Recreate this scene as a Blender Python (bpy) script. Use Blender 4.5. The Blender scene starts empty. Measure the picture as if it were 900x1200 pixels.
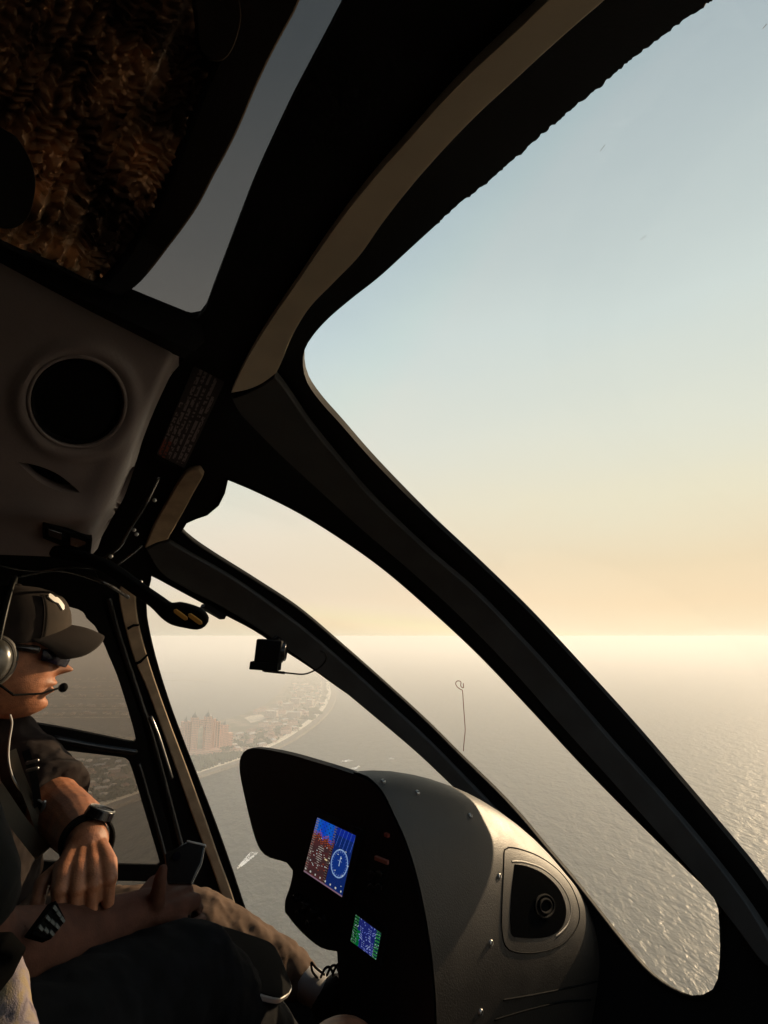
import bpy, bmesh, math, random
from mathutils import Vector, Matrix, noise
from mathutils.geometry import delaunay_2d_cdt

random.seed(7)
SC = bpy.context.scene
COL = SC.collection
R = math.radians
FOC = 640.0                      # focal length in pixels of the 900x1200 photograph
PITCH = R(12.8)
CP, SP = math.cos(PITCH), math.sin(PITCH)
SEA = -300.0                     # the camera flies 300 m above the water, at the origin
SUN_AZ, SUN_EL = R(47), R(15.5)

# ------------------------------------------------------------------ geometry helpers
def ray(px, py):
    x = (px - 450) / FOC; v = (600 - py) / FOC
    return Vector((x, CP - SP * v, SP + CP * v))
def P(px, py, t): return ray(px, py) * t
def G(px, py, z=SEA):
    d = ray(px, py); return d * (z / d.z)

S45 = math.sqrt(.5)
def cab(p): return Vector(((p.x + p.y) * S45, (-p.x + p.y) * S45, p.z))       # world -> forward, left, up
def uncab(c): return Vector(((c[0] - c[1]) * S45, (c[0] + c[1]) * S45, c[2]))
FWD = uncab((1, 0, 0)); LEFT = uncab((0, 1, 0)); UP = Vector((0, 0, 1))

HC = Vector((-.2, .75, -.35)); HA = (1.5, 1.02, .86); HN = 2.5      # the cabin shell: a superellipsoid
def hull_g(c):
    return sum(abs((c[i] - HC[i]) / HA[i]) ** HN for i in range(3))
def hull_hit(px, py):
    d = cab(ray(px, py)); a, b = 0.0, 8.0
    for _ in range(40):
        m = (a + b) / 2
        if hull_g(d * m) < 1: a = m
        else: b = m
    return d * a
def hull_param(c):
    q = c - HC
    return (math.degrees(math.atan2(q[1], q[0])), math.degrees(math.atan2(q[2], math.hypot(q[0], q[1]))))
def hull_normal(c):
    n = Vector([math.copysign(abs((c[i] - HC[i]) / HA[i]) ** (HN - 1) / HA[i], c[i] - HC[i]) for i in range(3)])
    return n.normalized()
def hull_point(th, ph, off=0.0):
    th, ph = R(th), R(ph)
    d = Vector((math.cos(th) * math.cos(ph), math.sin(th) * math.cos(ph), math.sin(ph)))
    s = sum(abs(d[i] / HA[i]) ** HN for i in range(3)) ** (-1 / HN)
    c = HC + d * s
    return c + hull_normal(c) * off
def px_param(pts): return [hull_param(hull_hit(*p[:2])) for p in pts]

def smooth(pts, step=6.0, closed=True, curved=True):
    """Catmull-Rom through 2D points; a repeated point makes a sharp corner"""
    out = []; n = len(pts)
    rng = range(n if closed else n - 1)
    for i in rng:
        p1, p2 = pts[i], pts[(i + 1) % n]
        if math.dist(p1, p2) < 1e-9: continue
        p0 = pts[(i - 1) % n] if (closed or i > 0) else p1
        p3 = pts[(i + 2) % n] if (closed or i + 2 < n) else p2
        if not curved: p0, p3 = p1, p2
        k = max(1, int(math.dist(p1, p2) / step))
        for j in range(k):
            t = j / k
            q = []
            for a in (0, 1):
                q.append(.5 * (2 * p1[a] + (p2[a] - p0[a]) * t + (2 * p0[a] - 5 * p1[a] + 4 * p2[a] - p3[a]) * t * t
                               + (-p0[a] + 3 * p1[a] - 3 * p2[a] + p3[a]) * t ** 3))
            out.append((q[0], q[1]))
    if not closed: out.append(tuple(pts[-1]))
    return out
def inside(p, poly):
    x, y = p; c = False; j = len(poly) - 1
    for i in range(len(poly)):
        xi, yi = poly[i]; xj, yj = poly[j]
        if (yi > y) != (yj > y) and x < (xj - xi) * (y - yi) / (yj - yi) + xi: c = not c
        j = i
    return c

def cdt(outline, holes, grid):
    vs = []; es = []
    for loop in [outline] + holes:
        b = len(vs); vs += [Vector(p) for p in loop]
        es += [(b + i, b + (i + 1) % len(loop)) for i in range(len(loop))]
    border = [(v.x, v.y) for v in vs]
    cell = {}
    for q in border: cell.setdefault((int(q[0] // grid), int(q[1] // grid)), []).append(q)
    xs = [p[0] for p in outline]; ys = [p[1] for p in outline]
    y = min(ys) + grid * .5; row = 0
    while y < max(ys):
        x = min(xs) + grid * (.25 + .5 * (row % 2))
        while x < max(xs):
            cx, cy = int(x // grid), int(y // grid)
            near = any(math.dist(q, (x, y)) < grid * .45 for a in (-1, 0, 1) for b2 in (-1, 0, 1) for q in cell.get((cx + a, cy + b2), ()))
            if not near and inside((x, y), outline) and not any(inside((x, y), h) for h in holes):
                vs.append(Vector((x, y)))
            x += grid
        y += grid * .87; row += 1
    rv, _, rf, *_r = delaunay_2d_cdt(vs, es, [], 0, 1e-6)
    fs = []
    for f in rf:
        c = (sum(rv[i].x for i in f) / 3, sum(rv[i].y for i in f) / 3)
        if inside(c, outline) and not any(inside(c, h) for h in holes): fs.append(tuple(f))
    used = sorted({i for f in fs for i in f}); m = {o: n for n, o in enumerate(used)}
    return [(rv[i].x, rv[i].y) for i in used], [tuple(m[i] for i in f) for f in fs]

def solid(pts2, tris, front, back):
    """closed solid from a triangulated 2D region, front and back are functions 2D -> 3D"""
    n = len(pts2)
    V = [front(p) for p in pts2] + [back(p) for p in pts2]
    F = []
    ec = {}
    for f in tris:
        for a, b in ((f[0], f[1]), (f[1], f[2]), (f[2], f[0])): ec[(a, b)] = 1
    for f in tris:
        F.append(f); F.append((f[2] + n, f[1] + n, f[0] + n))
    rim = [(a, b) for (a, b) in ec if (b, a) not in ec]
    for a, b in rim: F.append((b, a, a + n, b + n))
    sharp = {tuple(sorted(e)) for e in rim} | {tuple(sorted((a + n, b + n))) for a, b in rim}
    return V, F, sharp

class MB:
    def __init__(s): s.v = []; s.f = []; s.sharp = set()
    def add(s, V, F, sharp=()):
        b = len(s.v); s.v += [Vector(p) for p in V]; s.f += [tuple(i + b for i in f) for f in F]
        s.sharp |= {(a + b, c + b) for a, c in sharp}; return s
    def box(s, c, ax, size):
        """ax three unit vectors, size full lengths"""
        c = Vector(c); V = []
        for i in (-1, 1):
            for j in (-1, 1):
                for k in (-1, 1):
                    V.append(c + ax[0] * (i * size[0] / 2) + ax[1] * (j * size[1] / 2) + ax[2] * (k * size[2] / 2))
        F = [(0, 1, 3, 2), (4, 6, 7, 5), (0, 4, 5, 1), (2, 3, 7, 6), (0, 2, 6, 4), (1, 5, 7, 3)]
        return s.add(V, F)
    def rings(s, rings, cap=True, close=True):
        m = len(rings[0]); V = [p for r in rings for p in r]; F = []
        for i in range(len(rings) - 1):
            for j in range(m if close else m - 1):
                a = i * m + j; b = i * m + (j + 1) % m
                F.append((a, b, b + m, a + m))
        if cap:
            F.append(tuple(range(m - 1, -1, -1))); F.append(tuple(range((len(rings) - 1) * m, len(rings) * m)))
        return s.add(V, F)
    def tube(s, pts, rad, seg=12, flat=None, up=None, endcap=True):
        """pts 3D, rad radius or list; flat = (squash, direction) makes an oval section"""
        n = len(pts)
        if not hasattr(rad, '__len__'): rad = [rad] * n
        rings = []; prev = None
        for i in range(n):
            t = (Vector(pts[min(i + 1, n - 1)]) - Vector(pts[max(i - 1, 0)])).normalized()
            ref = up if up is not None else (prev if prev is not None else (UP if abs(t.z) < .9 else Vector((1, 0, 0))))
            a = (ref - t * ref.dot(t)).normalized(); b = t.cross(a); prev = a
            k = flat if flat else 1
            rings.append((Vector(pts[i]), a, b, rad[i], k, t))
        out = []
        def ring(c, a, b, r, k): return [c + a * (math.cos(2 * math.pi * j / seg) * r * k) + b * (math.sin(2 * math.pi * j / seg) * r) for j in range(seg)]
        if endcap:
            c, a, b, r, k, t = rings[0]
            for q in (.98, .8, .45): out.append(ring(c - t * r * q * .9, a, b, r * math.sqrt(1 - q * q), k))
        for c, a, b, r, k, t in rings: out.append(ring(c, a, b, r, k))
        if endcap:
            c, a, b, r, k, t = rings[-1]
            for q in (.45, .8, .98): out.append(ring(c + t * r * q * .9, a, b, r * math.sqrt(1 - q * q), k))
        return s.rings(out)
    def ball(s, c, ax, r, nu=20, nv=12):
        c = Vector(c); rr = []
        for i in range(nv + 1):
            ph = math.pi * (i / nv - .5); e = max(math.cos(ph), .02)
            rr.append([c + ax[0] * (r[0] * e * math.cos(2 * math.pi * j / nu)) + ax[1] * (r[1] * e * math.sin(2 * math.pi * j / nu)) + ax[2] * (r[2] * math.sin(ph)) for j in range(nu)])
        return s.rings(rr)
    def cyl(s, a, b, r, seg=20, r2=None):
        a, b = Vector(a), Vector(b); t = (b - a).normalized()
        u = t.orthogonal().normalized(); w = t.cross(u); r2 = r if r2 is None else r2
        return s.rings([[a + (u * math.cos(2 * math.pi * j / seg) + w * math.sin(2 * math.pi * j / seg)) * r for j in range(seg)],
                        [b + (u * math.cos(2 * math.pi * j / seg) + w * math.sin(2 * math.pi * j / seg)) * r2 for j in range(seg)]])

ORG = {}
def smart_shade(me, ang=38):
    bm = bmesh.new(); bm.from_mesh(me)
    bmesh.ops.recalc_face_normals(bm, faces=bm.faces)
    for f in bm.faces: f.smooth = True
    for e in bm.edges:
        if e.is_manifold and e.calc_face_angle(0) > R(ang): e.smooth = False
    bm.to_mesh(me); bm.free()
def obj(name, mb, mat, parent=None, shade=True, loc=None, mods=()):
    if parent is not None: o0 = ORG[parent.name]
    else: o0 = Vector(loc) if loc is not None else sum(mb.v, Vector()) / len(mb.v)
    me = bpy.data.meshes.new(name)
    me.from_pydata([p - o0 for p in mb.v], [], mb.f)
    me.update()
    if mb.sharp:
        sh = {tuple(sorted(e)) for e in mb.sharp}
    if shade: smart_shade(me)
    if mb.sharp:
        for e in me.edges:
            if tuple(sorted(e.vertices)) in sh: e.use_edge_sharp = True
    for m in (mat if isinstance(mat, (list, tuple)) else [mat]): me.materials.append(m)
    o = bpy.data.objects.new(name, me); COL.objects.link(o)
    if parent is not None: o.parent = parent
    else: o.location = o0
    ORG[o.name] = o0
    for kind, kw in mods:
        m = o.modifiers.new(kind.lower(), kind)
        for k, v in kw.items(): setattr(m, k, v)
    return o
def tag(o, label=None, cat=None, group=None, kind=None):
    if label: o['label'] = label
    if cat: o['category'] = cat
    if group: o['group'] = group
    if kind: o['kind'] = kind
    return o
def thing(name, loc, label, cat, group=None):
    o = bpy.data.objects.new(name, None); o.empty_display_size = .1; COL.objects.link(o)
    o.location = loc; ORG[o.name] = Vector(loc)
    return tag(o, label, cat, group)
def tex(name): 
    t = bpy.data.textures.new(name, 'CLOUDS'); return t
def REMESH(v, it=3): return [('REMESH', dict(mode='VOXEL', voxel_size=v, use_smooth_shade=True)), ('SMOOTH', dict(factor=.5, iterations=it))]
def DISP(scale, strength, kind='CLOUDS'):
    t = bpy.data.textures.new('folds', kind)
    t.noise_scale = scale
    return [('DISPLACE', dict(texture=t, strength=strength, texture_coords='GLOBAL', mid_level=.5))]
def BEV(w=.002, seg=2): return [('BEVEL', dict(width=w, segments=seg, limit_method='ANGLE', angle_limit=R(50)))]

# ------------------------------------------------------------------ materials
def nodes(m):
    m.use_nodes = True; nt = m.node_tree; nt.nodes.clear()
    return nt, nt.nodes, nt.links
def mat(name, col, rough=.5, metal=0.0, var=0.0, vscale=8.0, bump=0.0, bscale=200.0, spec=.5, coat=0.0, bdist=.001, sheen=0.0, col2=None, sss=0.0, stretch=None):
    m = bpy.data.materials.new(name); nt, N, L = nodes(m)
    out = N.new('ShaderNodeOutputMaterial'); b = N.new('ShaderNodeBsdfPrincipled'); L.new(b.outputs[0], out.inputs[0])
    b.inputs['Base Color'].default_value = (*col, 1); b.inputs['Roughness'].default_value = rough
    b.inputs['Metallic'].default_value = metal; b.inputs['Specular IOR Level'].default_value = spec
    b.inputs['Coat Weight'].default_value = coat; b.inputs['Sheen Weight'].default_value = sheen
    if sss:
        b.inputs['Subsurface Weight'].default_value = sss; b.inputs['Subsurface Radius'].default_value = (.012, .005, .003); b.inputs['Subsurface Scale'].default_value = 1
    tc = N.new('ShaderNodeTexCoord'); src = tc.outputs['Object']
    if stretch:
        mp = N.new('ShaderNodeMapping'); mp.inputs['Scale'].default_value = stretch; L.new(src, mp.inputs[0]); src = mp.outputs[0]
    n1 = N.new('ShaderNodeTexNoise'); n1.inputs['Scale'].default_value = vscale; n1.inputs['Detail'].default_value = 5; L.new(src, n1.inputs['Vector'])
    if var or col2:
        r = N.new('ShaderNodeValToRGB'); L.new(n1.outputs[0], r.inputs[0])
        c2 = col2 or tuple(c * (1 + var) for c in col); c1 = col if col2 else tuple(c * (1 - var) for c in col)
        r.color_ramp.elements[0].position = .38; r.color_ramp.elements[1].position = .62
        r.color_ramp.elements[0].color = (*c1, 1); r.color_ramp.elements[1].color = (*c2, 1); L.new(r.outputs[0], b.inputs['Base Color'])
        mr = N.new('ShaderNodeMapRange'); mr.inputs[3].default_value = max(0, rough - .08); mr.inputs[4].default_value = min(1, rough + .1)
        L.new(n1.outputs[0], mr.inputs[0]); L.new(mr.outputs[0], b.inputs['Roughness'])
    if bump:
        n2 = N.new('ShaderNodeTexNoise'); n2.inputs['Scale'].default_value = bscale; n2.inputs['Detail'].default_value = 4; L.new(src, n2.inputs['Vector'])
        bp = N.new('ShaderNodeBump'); bp.inputs['Strength'].default_value = bump; bp.inputs['Distance'].default_value = bdist
        L.new(n2.outputs[0], bp.inputs['Height']); L.new(bp.outputs[0], b.inputs['Normal'])
    return m
M = {}
M['black'] = mat('black_trim', (.0022, .002, .002), .7, bump=.12, bscale=500, spec=.10, var=.25)
M['matte'] = mat('matte_black_strap_vent_shade', (.003, .003, .003), 1.0, spec=0)
M['rubber'] = mat('black_rubber', (.004, .004, .004), .85, spec=.04)
M['gloss_black'] = mat('gloss_black', (.008, .007, .007), .22, spec=.5)
M['post_trim'] = mat('charcoal_post_trim', (.040, .039, .037), .65, bump=.5, bscale=700, var=.15, vscale=14, spec=.25)
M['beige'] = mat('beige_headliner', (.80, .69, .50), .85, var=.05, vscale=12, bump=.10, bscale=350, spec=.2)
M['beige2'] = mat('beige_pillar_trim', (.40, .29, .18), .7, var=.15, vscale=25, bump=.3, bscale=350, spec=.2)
M['overhead'] = mat('mauve_grey_plastic', (.155, .125, .115), .45, var=.08, vscale=9, bump=.25, bscale=260, spec=.4)
M['cowl'] = mat('console_cowl_paint', (.019, .0150, .0115), .50, var=.18, vscale=22, bump=.6, bscale=420, spec=.35)
M['panel'] = mat('instrument_panel_black', (.007, .007, .008), .6, bump=.3, bscale=300, spec=.12)
M['steel'] = mat('screw_steel', (.45, .43, .40), .35, metal=.9)
M['skin'] = mat('skin', (.30, .120, .058), .5, var=.20, vscale=60, bump=.7, bscale=420, spec=.35, sss=.12)
M['skin2'] = mat('tanned_skin', (.080, .034, .022), .7, var=.14, vscale=45, bump=.6, bscale=420, spec=.10)
M['lip'] = mat('lip', (.33, .13, .10), .4)
M['shirt'] = mat('dark_brown_shirt_cloth', (.020, .014, .012), .9, var=.2, vscale=30, bump=.5, bscale=900, spec=.15)
M['sleeve'] = mat('black_sleeve_cloth', (.007, .007, .0065), .9, var=.2, vscale=30, bump=.4, bscale=800, spec=.15)
M['cap'] = mat('dark_brown_cap_cloth', (.020, .0145, .012), .85, var=.12, vscale=30, bump=.5, bscale=1200, spec=.15)
M['cap_front'] = mat('olive_brown_cap_cloth', (.034, .025, .018), .85, var=.12, vscale=30, bump=.5, bscale=1200, spec=.15)
M['tan'] = mat('tan_trouser_cloth', (.095, .060, .040), .9, var=.12, vscale=25, bump=.5, bscale=800, spec=.15)
M['dark_jeans'] = mat('black_jeans_cloth', (.004, .004, .0045), .95, var=.3, vscale=40, bump=.5, bscale=900, spec=.1)
M['web'] = mat('khaki_webbing', (.17, .13, .085), .8, bump=.8, bscale=900, var=.1)
M['white_sock'] = mat('white_ribbed_sock', (.26, .25, .24), .9, bump=.6, bscale=500)
M['white'] = mat('white_print', (.8, .76, .7), .5)
M['yellow'] = mat('yellow_marking', (.62, .34, .07), .5)
M['lens'] = mat('sunglass_lens', (.004, .003, .008), .22, spec=.18)
M['cup'] = mat('headset_shell', (.035, .033, .028), .28, spec=.6, coat=.3)
M['pad'] = mat('headset_cushion', (.045, .038, .03), .6, bump=.6, bscale=300)
M['tablet_edge'] = mat('pale_aluminium_edge', (.55, .52, .48), .35, metal=.6)
M['red'] = mat('dull_red_label', (.20, .035, .02), .6)
M['lamp_off'] = mat('salmon_annunciator', (.30, .10, .07), .5)
M['keys'] = mat('grey_green_keys', (.035, .04, .035), .5)

def crinkle_mat():
    m = bpy.data.materials.new('crinkled_bronze_fabric'); nt, N, L = nodes(m)
    out = N.new('ShaderNodeOutputMaterial'); b = N.new('ShaderNodeBsdfPrincipled'); L.new(b.outputs[0], out.inputs[0])
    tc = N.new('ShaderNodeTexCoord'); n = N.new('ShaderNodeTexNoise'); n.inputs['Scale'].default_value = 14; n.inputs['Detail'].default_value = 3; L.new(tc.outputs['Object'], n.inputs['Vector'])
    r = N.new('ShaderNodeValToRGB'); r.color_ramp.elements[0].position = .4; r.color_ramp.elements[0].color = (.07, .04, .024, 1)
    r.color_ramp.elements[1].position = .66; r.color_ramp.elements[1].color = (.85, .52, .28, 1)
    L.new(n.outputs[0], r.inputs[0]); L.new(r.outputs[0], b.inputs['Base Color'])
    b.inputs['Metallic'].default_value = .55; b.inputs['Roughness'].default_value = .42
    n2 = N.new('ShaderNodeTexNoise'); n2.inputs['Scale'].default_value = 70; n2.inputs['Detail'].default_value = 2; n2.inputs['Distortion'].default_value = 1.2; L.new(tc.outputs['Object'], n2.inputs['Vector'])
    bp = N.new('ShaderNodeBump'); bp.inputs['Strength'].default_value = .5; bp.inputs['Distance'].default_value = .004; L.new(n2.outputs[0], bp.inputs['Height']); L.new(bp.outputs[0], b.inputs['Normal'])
    return m
M['crinkle'] = crinkle_mat()

def glass_mat(name, tint, refl=.06):
    m = bpy.data.materials.new(name); nt, N, L = nodes(m)
    out = N.new('ShaderNodeOutputMaterial'); mix = N.new('ShaderNodeMixShader'); t = N.new('ShaderNodeBsdfTransparent'); g = N.new('ShaderNodeBsdfGlossy')
    t.inputs[0].default_value = (*tint, 1); g.inputs[0].default_value = (.9, .9, .9, 1); g.inputs['Roughness'].default_value = .03
    lw = N.new('ShaderNodeFresnel'); lw.inputs[0].default_value = 1.35
    mu = N.new('ShaderNodeMath'); mu.operation = 'MULTIPLY'; mu.inputs[1].default_value = refl
    L.new(lw.outputs[0], mu.inputs[0]); mu.use_clamp = True
    L.new(mu.outputs[0], mix.inputs[0]); L.new(t.outputs[0], mix.inputs[1]); L.new(g.outputs[0], mix.inputs[2]); L.new(mix.outputs[0], out.inputs[0])
    return m
M['glass'] = glass_mat('clear_acrylic', (.985, .985, .98), .04)
M['tint'] = glass_mat('grey_tinted_acrylic', (.54, .51, .48), .04)
M['roof_tint'] = glass_mat('dark_grey_tinted_acrylic', (.46, .41, .37), .04)

def attr_mat(name, emit=0.0, rough=.5):
    m = bpy.data.materials.new(name); nt, N, L = nodes(m)
    out = N.new('ShaderNodeOutputMaterial'); b = N.new('ShaderNodeBsdfPrincipled'); L.new(b.outputs[0], out.inputs[0])
    a = N.new('ShaderNodeAttribute'); a.attribute_name = 'Col'; b.inputs['Roughness'].default_value = rough
    if emit:
        b.inputs['Base Color'].default_value = (.01, .01, .012, 1)
        L.new(a.outputs['Color'], b.inputs['Emission Color']); b.inputs['Emission Strength'].default_value = emit
    else: L.new(a.outputs['Color'], b.inputs['Base Color'])
    return m
M['screen'] = attr_mat('lit_display', .66, .2)
M['placard'] = attr_mat('printed_placard', 0, .6)

def printed_plate(name, quad, nx, ny, painter, material, parent, depth, thick=.004):
    """quad: four 3D corners (top-left, top-right, bottom-right, bottom-left); painter(u, v) -> rgb per small face"""
    a, b, c, d = [Vector(q) for q in quad]; n = ((b - a).cross(d - a)).normalized()
    if n.dot(a) > 0: n = -n           # towards the camera
    a, b, c, d = a, b, c, d
    V = []; F = []; C = []
    for j in range(ny + 1):
        for i in range(nx + 1):
            u, v = i / nx, j / ny
            V.append((a * (1 - u) + b * u) * (1 - v) + (d * (1 - u) + c * u) * v + n * depth)
    for j in range(ny):
        for i in range(nx):
            k = j * (nx + 1) + i; F.append((k, k + nx + 1, k + nx + 2, k + 1)); C.append(painter((i + .5) / nx, (j + .5) / ny))
    mb = MB(); mb.add(V, F)
    base = [0, nx, (ny + 1) * (nx + 1) - 1, ny * (nx + 1)]
    # rim and back
    rim = list(range(nx + 1)) + [(j + 1) * (nx + 1) - 1 for j in range(1, ny + 1)] + [ny * (nx + 1) + i for i in range(nx - 1, -1, -1)] + [j * (nx + 1) for j in range(ny - 1, 0, -1)]
    s = len(mb.v); mb.v += [mb.v[i] - n * thick for i in rim]; m = len(rim)
    for i in range(m): mb.f.append((rim[i], rim[(i + 1) % m], s + (i + 1) % m, s + i)); C.append((.005, .005, .006))
    mb.f.append(tuple(s + i for i in range(m))); C.append((.005, .005, .006))
    o = obj(name, mb, material, parent, shade=False)
    at = o.data.attributes.new('Col', 'FLOAT_COLOR', 'FACE')
    for i, cc in enumerate(C): at.data[i].color = (*cc, 1)
    return o

# ------------------------------------------------------------------ the helicopter
heli = thing('helicopter', uncab((0, .75, -1.2)), 'dark helicopter cockpit with curved window posts that surrounds the people', 'helicopter')

def hull_sheet(name, outline, holes, m, inner, outer, parent=heli, grid=3.0, step=1.2, params=False, rough_edge=None):
    """a solid skin on the cabin shell; outlines are pixels of the photograph unless params"""
    def conv(loop): return loop if params else [q for q in px_param(loop)]
    o_ = conv(outline); hs = [conv(h) for h in holes]
    p2, tr = cdt(o_, hs, grid)
    V, F, sh = solid(p2, tr, lambda p: uncab(hull_point(p[0], p[1], inner)), lambda p: uncab(hull_point(p[0], p[1], outer)))
    mb = MB(); mb.add(V, F, sh)
    return obj(name, mb, m, parent)

# window outlines, traced, then carried round the shell
def jag(pts, amp):
    out = []
    for i, (x, y) in enumerate(pts):
        n = noise.noise(Vector((x * .11, y * .11, 0))) * amp + noise.noise(Vector((x * .45, y * .45, 3))) * amp * .7
        out.append((x + n * .6, y + n * .8))
    return out
A_edge = smooth([(835, 0), (790, 32), (740, 70), (700, 104), (650, 145), (610, 180), (575, 210), (545, 234), (515, 260)], 3, closed=False)
A_edge = jag(A_edge, 2.4)
A_rest = smooth([(515, 260), (480, 292), (445, 324), (412, 350), (385, 373), (367, 393), (357, 410), (355, 428), (360, 448), (375, 470), (400, 498), (440, 543), (500, 604), (560, 660),
                 (620, 718), (680, 782), (740, 848), (800, 918), (850, 978), (885, 1022), (920, 1075), (960, 1140)], 7, closed=False)
WA = px_param(A_edge + A_rest[1:])
WA += smooth([(-24, -9), (-32, -12), (-42, -12), (-52, -6), (-58, 4), (-62, 16), (-64, 26), (-64, 33), (-61.5, 36.2), (-59, 37.4)], 1.5, closed=False)

WB = px_param(smooth([(178, 674), (178, 674), (222, 698), (265, 721), (297, 738), (330, 760), (365, 783), (400, 808), (450, 842), (500, 881), (540, 920), (580, 965), (610, 1010), (625, 1070), (600, 1130), (540, 1165),
                      (420, 1170), (370, 1172), (340, 1165), (325, 1140), (303, 1098), (289, 1068), (270, 1012), (252, 962), (235, 918), (213, 862), (196, 815), (181, 765), (172, 722), (172, 700)], 6))
WC = px_param(smooth([(267, 561), (267, 561), (300, 575), (350, 600), (400, 631), (450, 667), (500, 710), (560, 766), (620, 829), (680, 894), (740, 955), (790, 1004), (825, 1038), (841, 1058), (844, 1080), (845, 1120), (841, 1152), (830, 1164), (812, 1167),
                      (788, 1158), (760, 1138), (730, 1104), (700, 1066), (670, 1028), (640, 993), (610, 957), (580, 925), (540, 886), (500, 846), (450, 800), (400, 756), (350, 714), (300, 681), (250, 650), (225, 633), (213, 622), (214, 616), (225, 609), (243, 603), (256, 592), (263, 578)], 6))
WR = px_param(smooth([(402, 0), (385, 38), (360, 85), (335, 133), (300, 208), (280, 258), (263, 303), (247, 345), (240, 364), (233, 373), (222, 375), (205, 369), (148, 346), (60, 308), (-40, 262), (-170, 200), (-240, 120), (-230, -40), (-120, -260), (60, -420), (300, -420), (430, -280), (450, -140)], 9))
DOOR = smooth([(112, 668), (118, 700), (133, 745), (150, 795), (168, 850), (180, 905), (196, 965), (213, 1035), (228, 1090), (236, 1140), (200, 1300), (60, 1420), (-300, 1500), (-560, 1350), (-640, 1000), (-620, 640), (-300, 590), (60, 640)], 12)
W1 = smooth([(118, 745), (127, 766), (137, 790), (146, 818), (154, 845), (159, 866), (157, 869), (150, 868), (60, 850), (-60, 832), (-300, 800), (-360, 760), (-340, 700), (-200, 680), (60, 705), (104, 725)], 8)
W2 = smooth([(66, 877), (146, 887), (151, 891), (157, 908), (168, 945), (179, 982), (187, 1010), (184, 1013), (60, 1009), (-60, 1000), (-300, 960), (-330, 900), (-300, 850), (-60, 858)], 8)
W3 = smooth([(60, 1029), (186, 1033), (191, 1036), (198, 1062), (203, 1090), (150, 1150), (0, 1200), (-200, 1180), (-320, 1100), (-300, 1010), (-60, 1020)], 8)
DOORp = px_param(DOOR); W1p, W2p, W3p = px_param(W1), px_param(W2), px_param(W3)
outer_box = [(-179.9, -87)] + [(-179.9 + 6 * i, -87) for i in range(1, 60)] + [(179.9, -87)] + [(179.9, -87 + 6 * i) for i in range(1, 29)] + [(179.9, 87)] + \
            [(179.9 - 6 * i, 87) for i in range(1, 60)] + [(-179.9, 87)] + [(-179.9, 87 - 6 * i) for i in range(1, 29)]
hull_sheet('canopy_frame', outer_box, [WA, WB, WC, WR, DOORp], M['black'], 0, .014, params=True)
# caps over the two poles of the shell
mb = MB(); mb.box(uncab((HC[0], HC[1], HC[2] + HA[2] - .004)), (FWD, LEFT, UP), (.34, .34, .03)); obj('roof_cap', mb, M['black'], heli)
mb = MB(); mb.box(uncab((HC[0], HC[1], HC[2] - HA[2] + .004)), (FWD, LEFT, UP), (.34, .34, .03)); obj('floor_cap', mb, M['black'], heli)
# tail end of the shell seam
mb = MB(); mb.rings([[uncab(hull_point(180, a, -.01)) + LEFT * .04 for a in range(-84, 88, 6)], [uncab(hull_point(180, a, -.01)) - LEFT * .04 for a in range(-84, 88, 6)],
                     [uncab(hull_point(180, a, .04)) - LEFT * .04 for a in range(-84, 88, 6)], [uncab(hull_point(180, a, .04)) + LEFT * .04 for a in range(-84, 88, 6)],
                     [uncab(hull_point(180, a, -.01)) + LEFT * .04 for a in range(-84, 88, 6)]], cap=False, close=False)
obj('rear_joint', mb, M['black'], heli)

door = hull_sheet('cabin_door', DOORp, [W1p, W2p, W3p], M['black'], -.012, .012, params=True)

def grow(loop, k):
    cx = sum(p[0] for p in loop) / len(loop); cy = sum(p[1] for p in loop) / len(loop)
    out = []; n = len(loop)
    area = sum(loop[i][0] * loop[(i + 1) % n][1] - loop[(i + 1) % n][0] * loop[i][1] for i in range(n))
    sg = 1 if area > 0 else -1
    for i in range(n):
        a, b = loop[i - 1], loop[(i + 1) % n]; dx, dy = b[0] - a[0], b[1] - a[1]; l = math.hypot(dx, dy) or 1
        out.append((loop[i][0] + sg * dy / l * k, loop[i][1] - sg * dx / l * k))
    return out
hull_sheet('windshield', grow(WA[::2], .25), [], M['glass'], .005, .009, params=True)
hull_sheet('quarter_window', grow(WB[::2], .25), [], M['glass'], .005, .009, params=True)
hull_sheet('chin_window', grow(WC[::2], .25), [], M['glass'], .005, .009, params=True)
hull_sheet('roof_window', grow(WR[::2], .25), [], M['roof_tint'], .005, .009, params=True)
for w in (W1p, W2p, W3p): hull_sheet('door_window', grow(w[::2], .25), [], M['tint'], .003, .007, params=True, parent=door)

def strip(name, px, m, inner, outer, parent=heli, grid=1.6, sm=True, step=6, mods=()):
    loop = smooth(px, step, curved=sm) 
    lp = px_param(loop); p2, tr = cdt(lp, [], grid)
    V, F, sh = solid(p2, tr, lambda p: uncab(hull_point(p[0], p[1], inner)), lambda p: uncab(hull_point(p[0], p[1], outer)))
    mb = MB(); mb.add(V, F, sh)
    return obj(name, mb, m, parent, mods=list(mods) or BEV(.004, 3))
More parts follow.
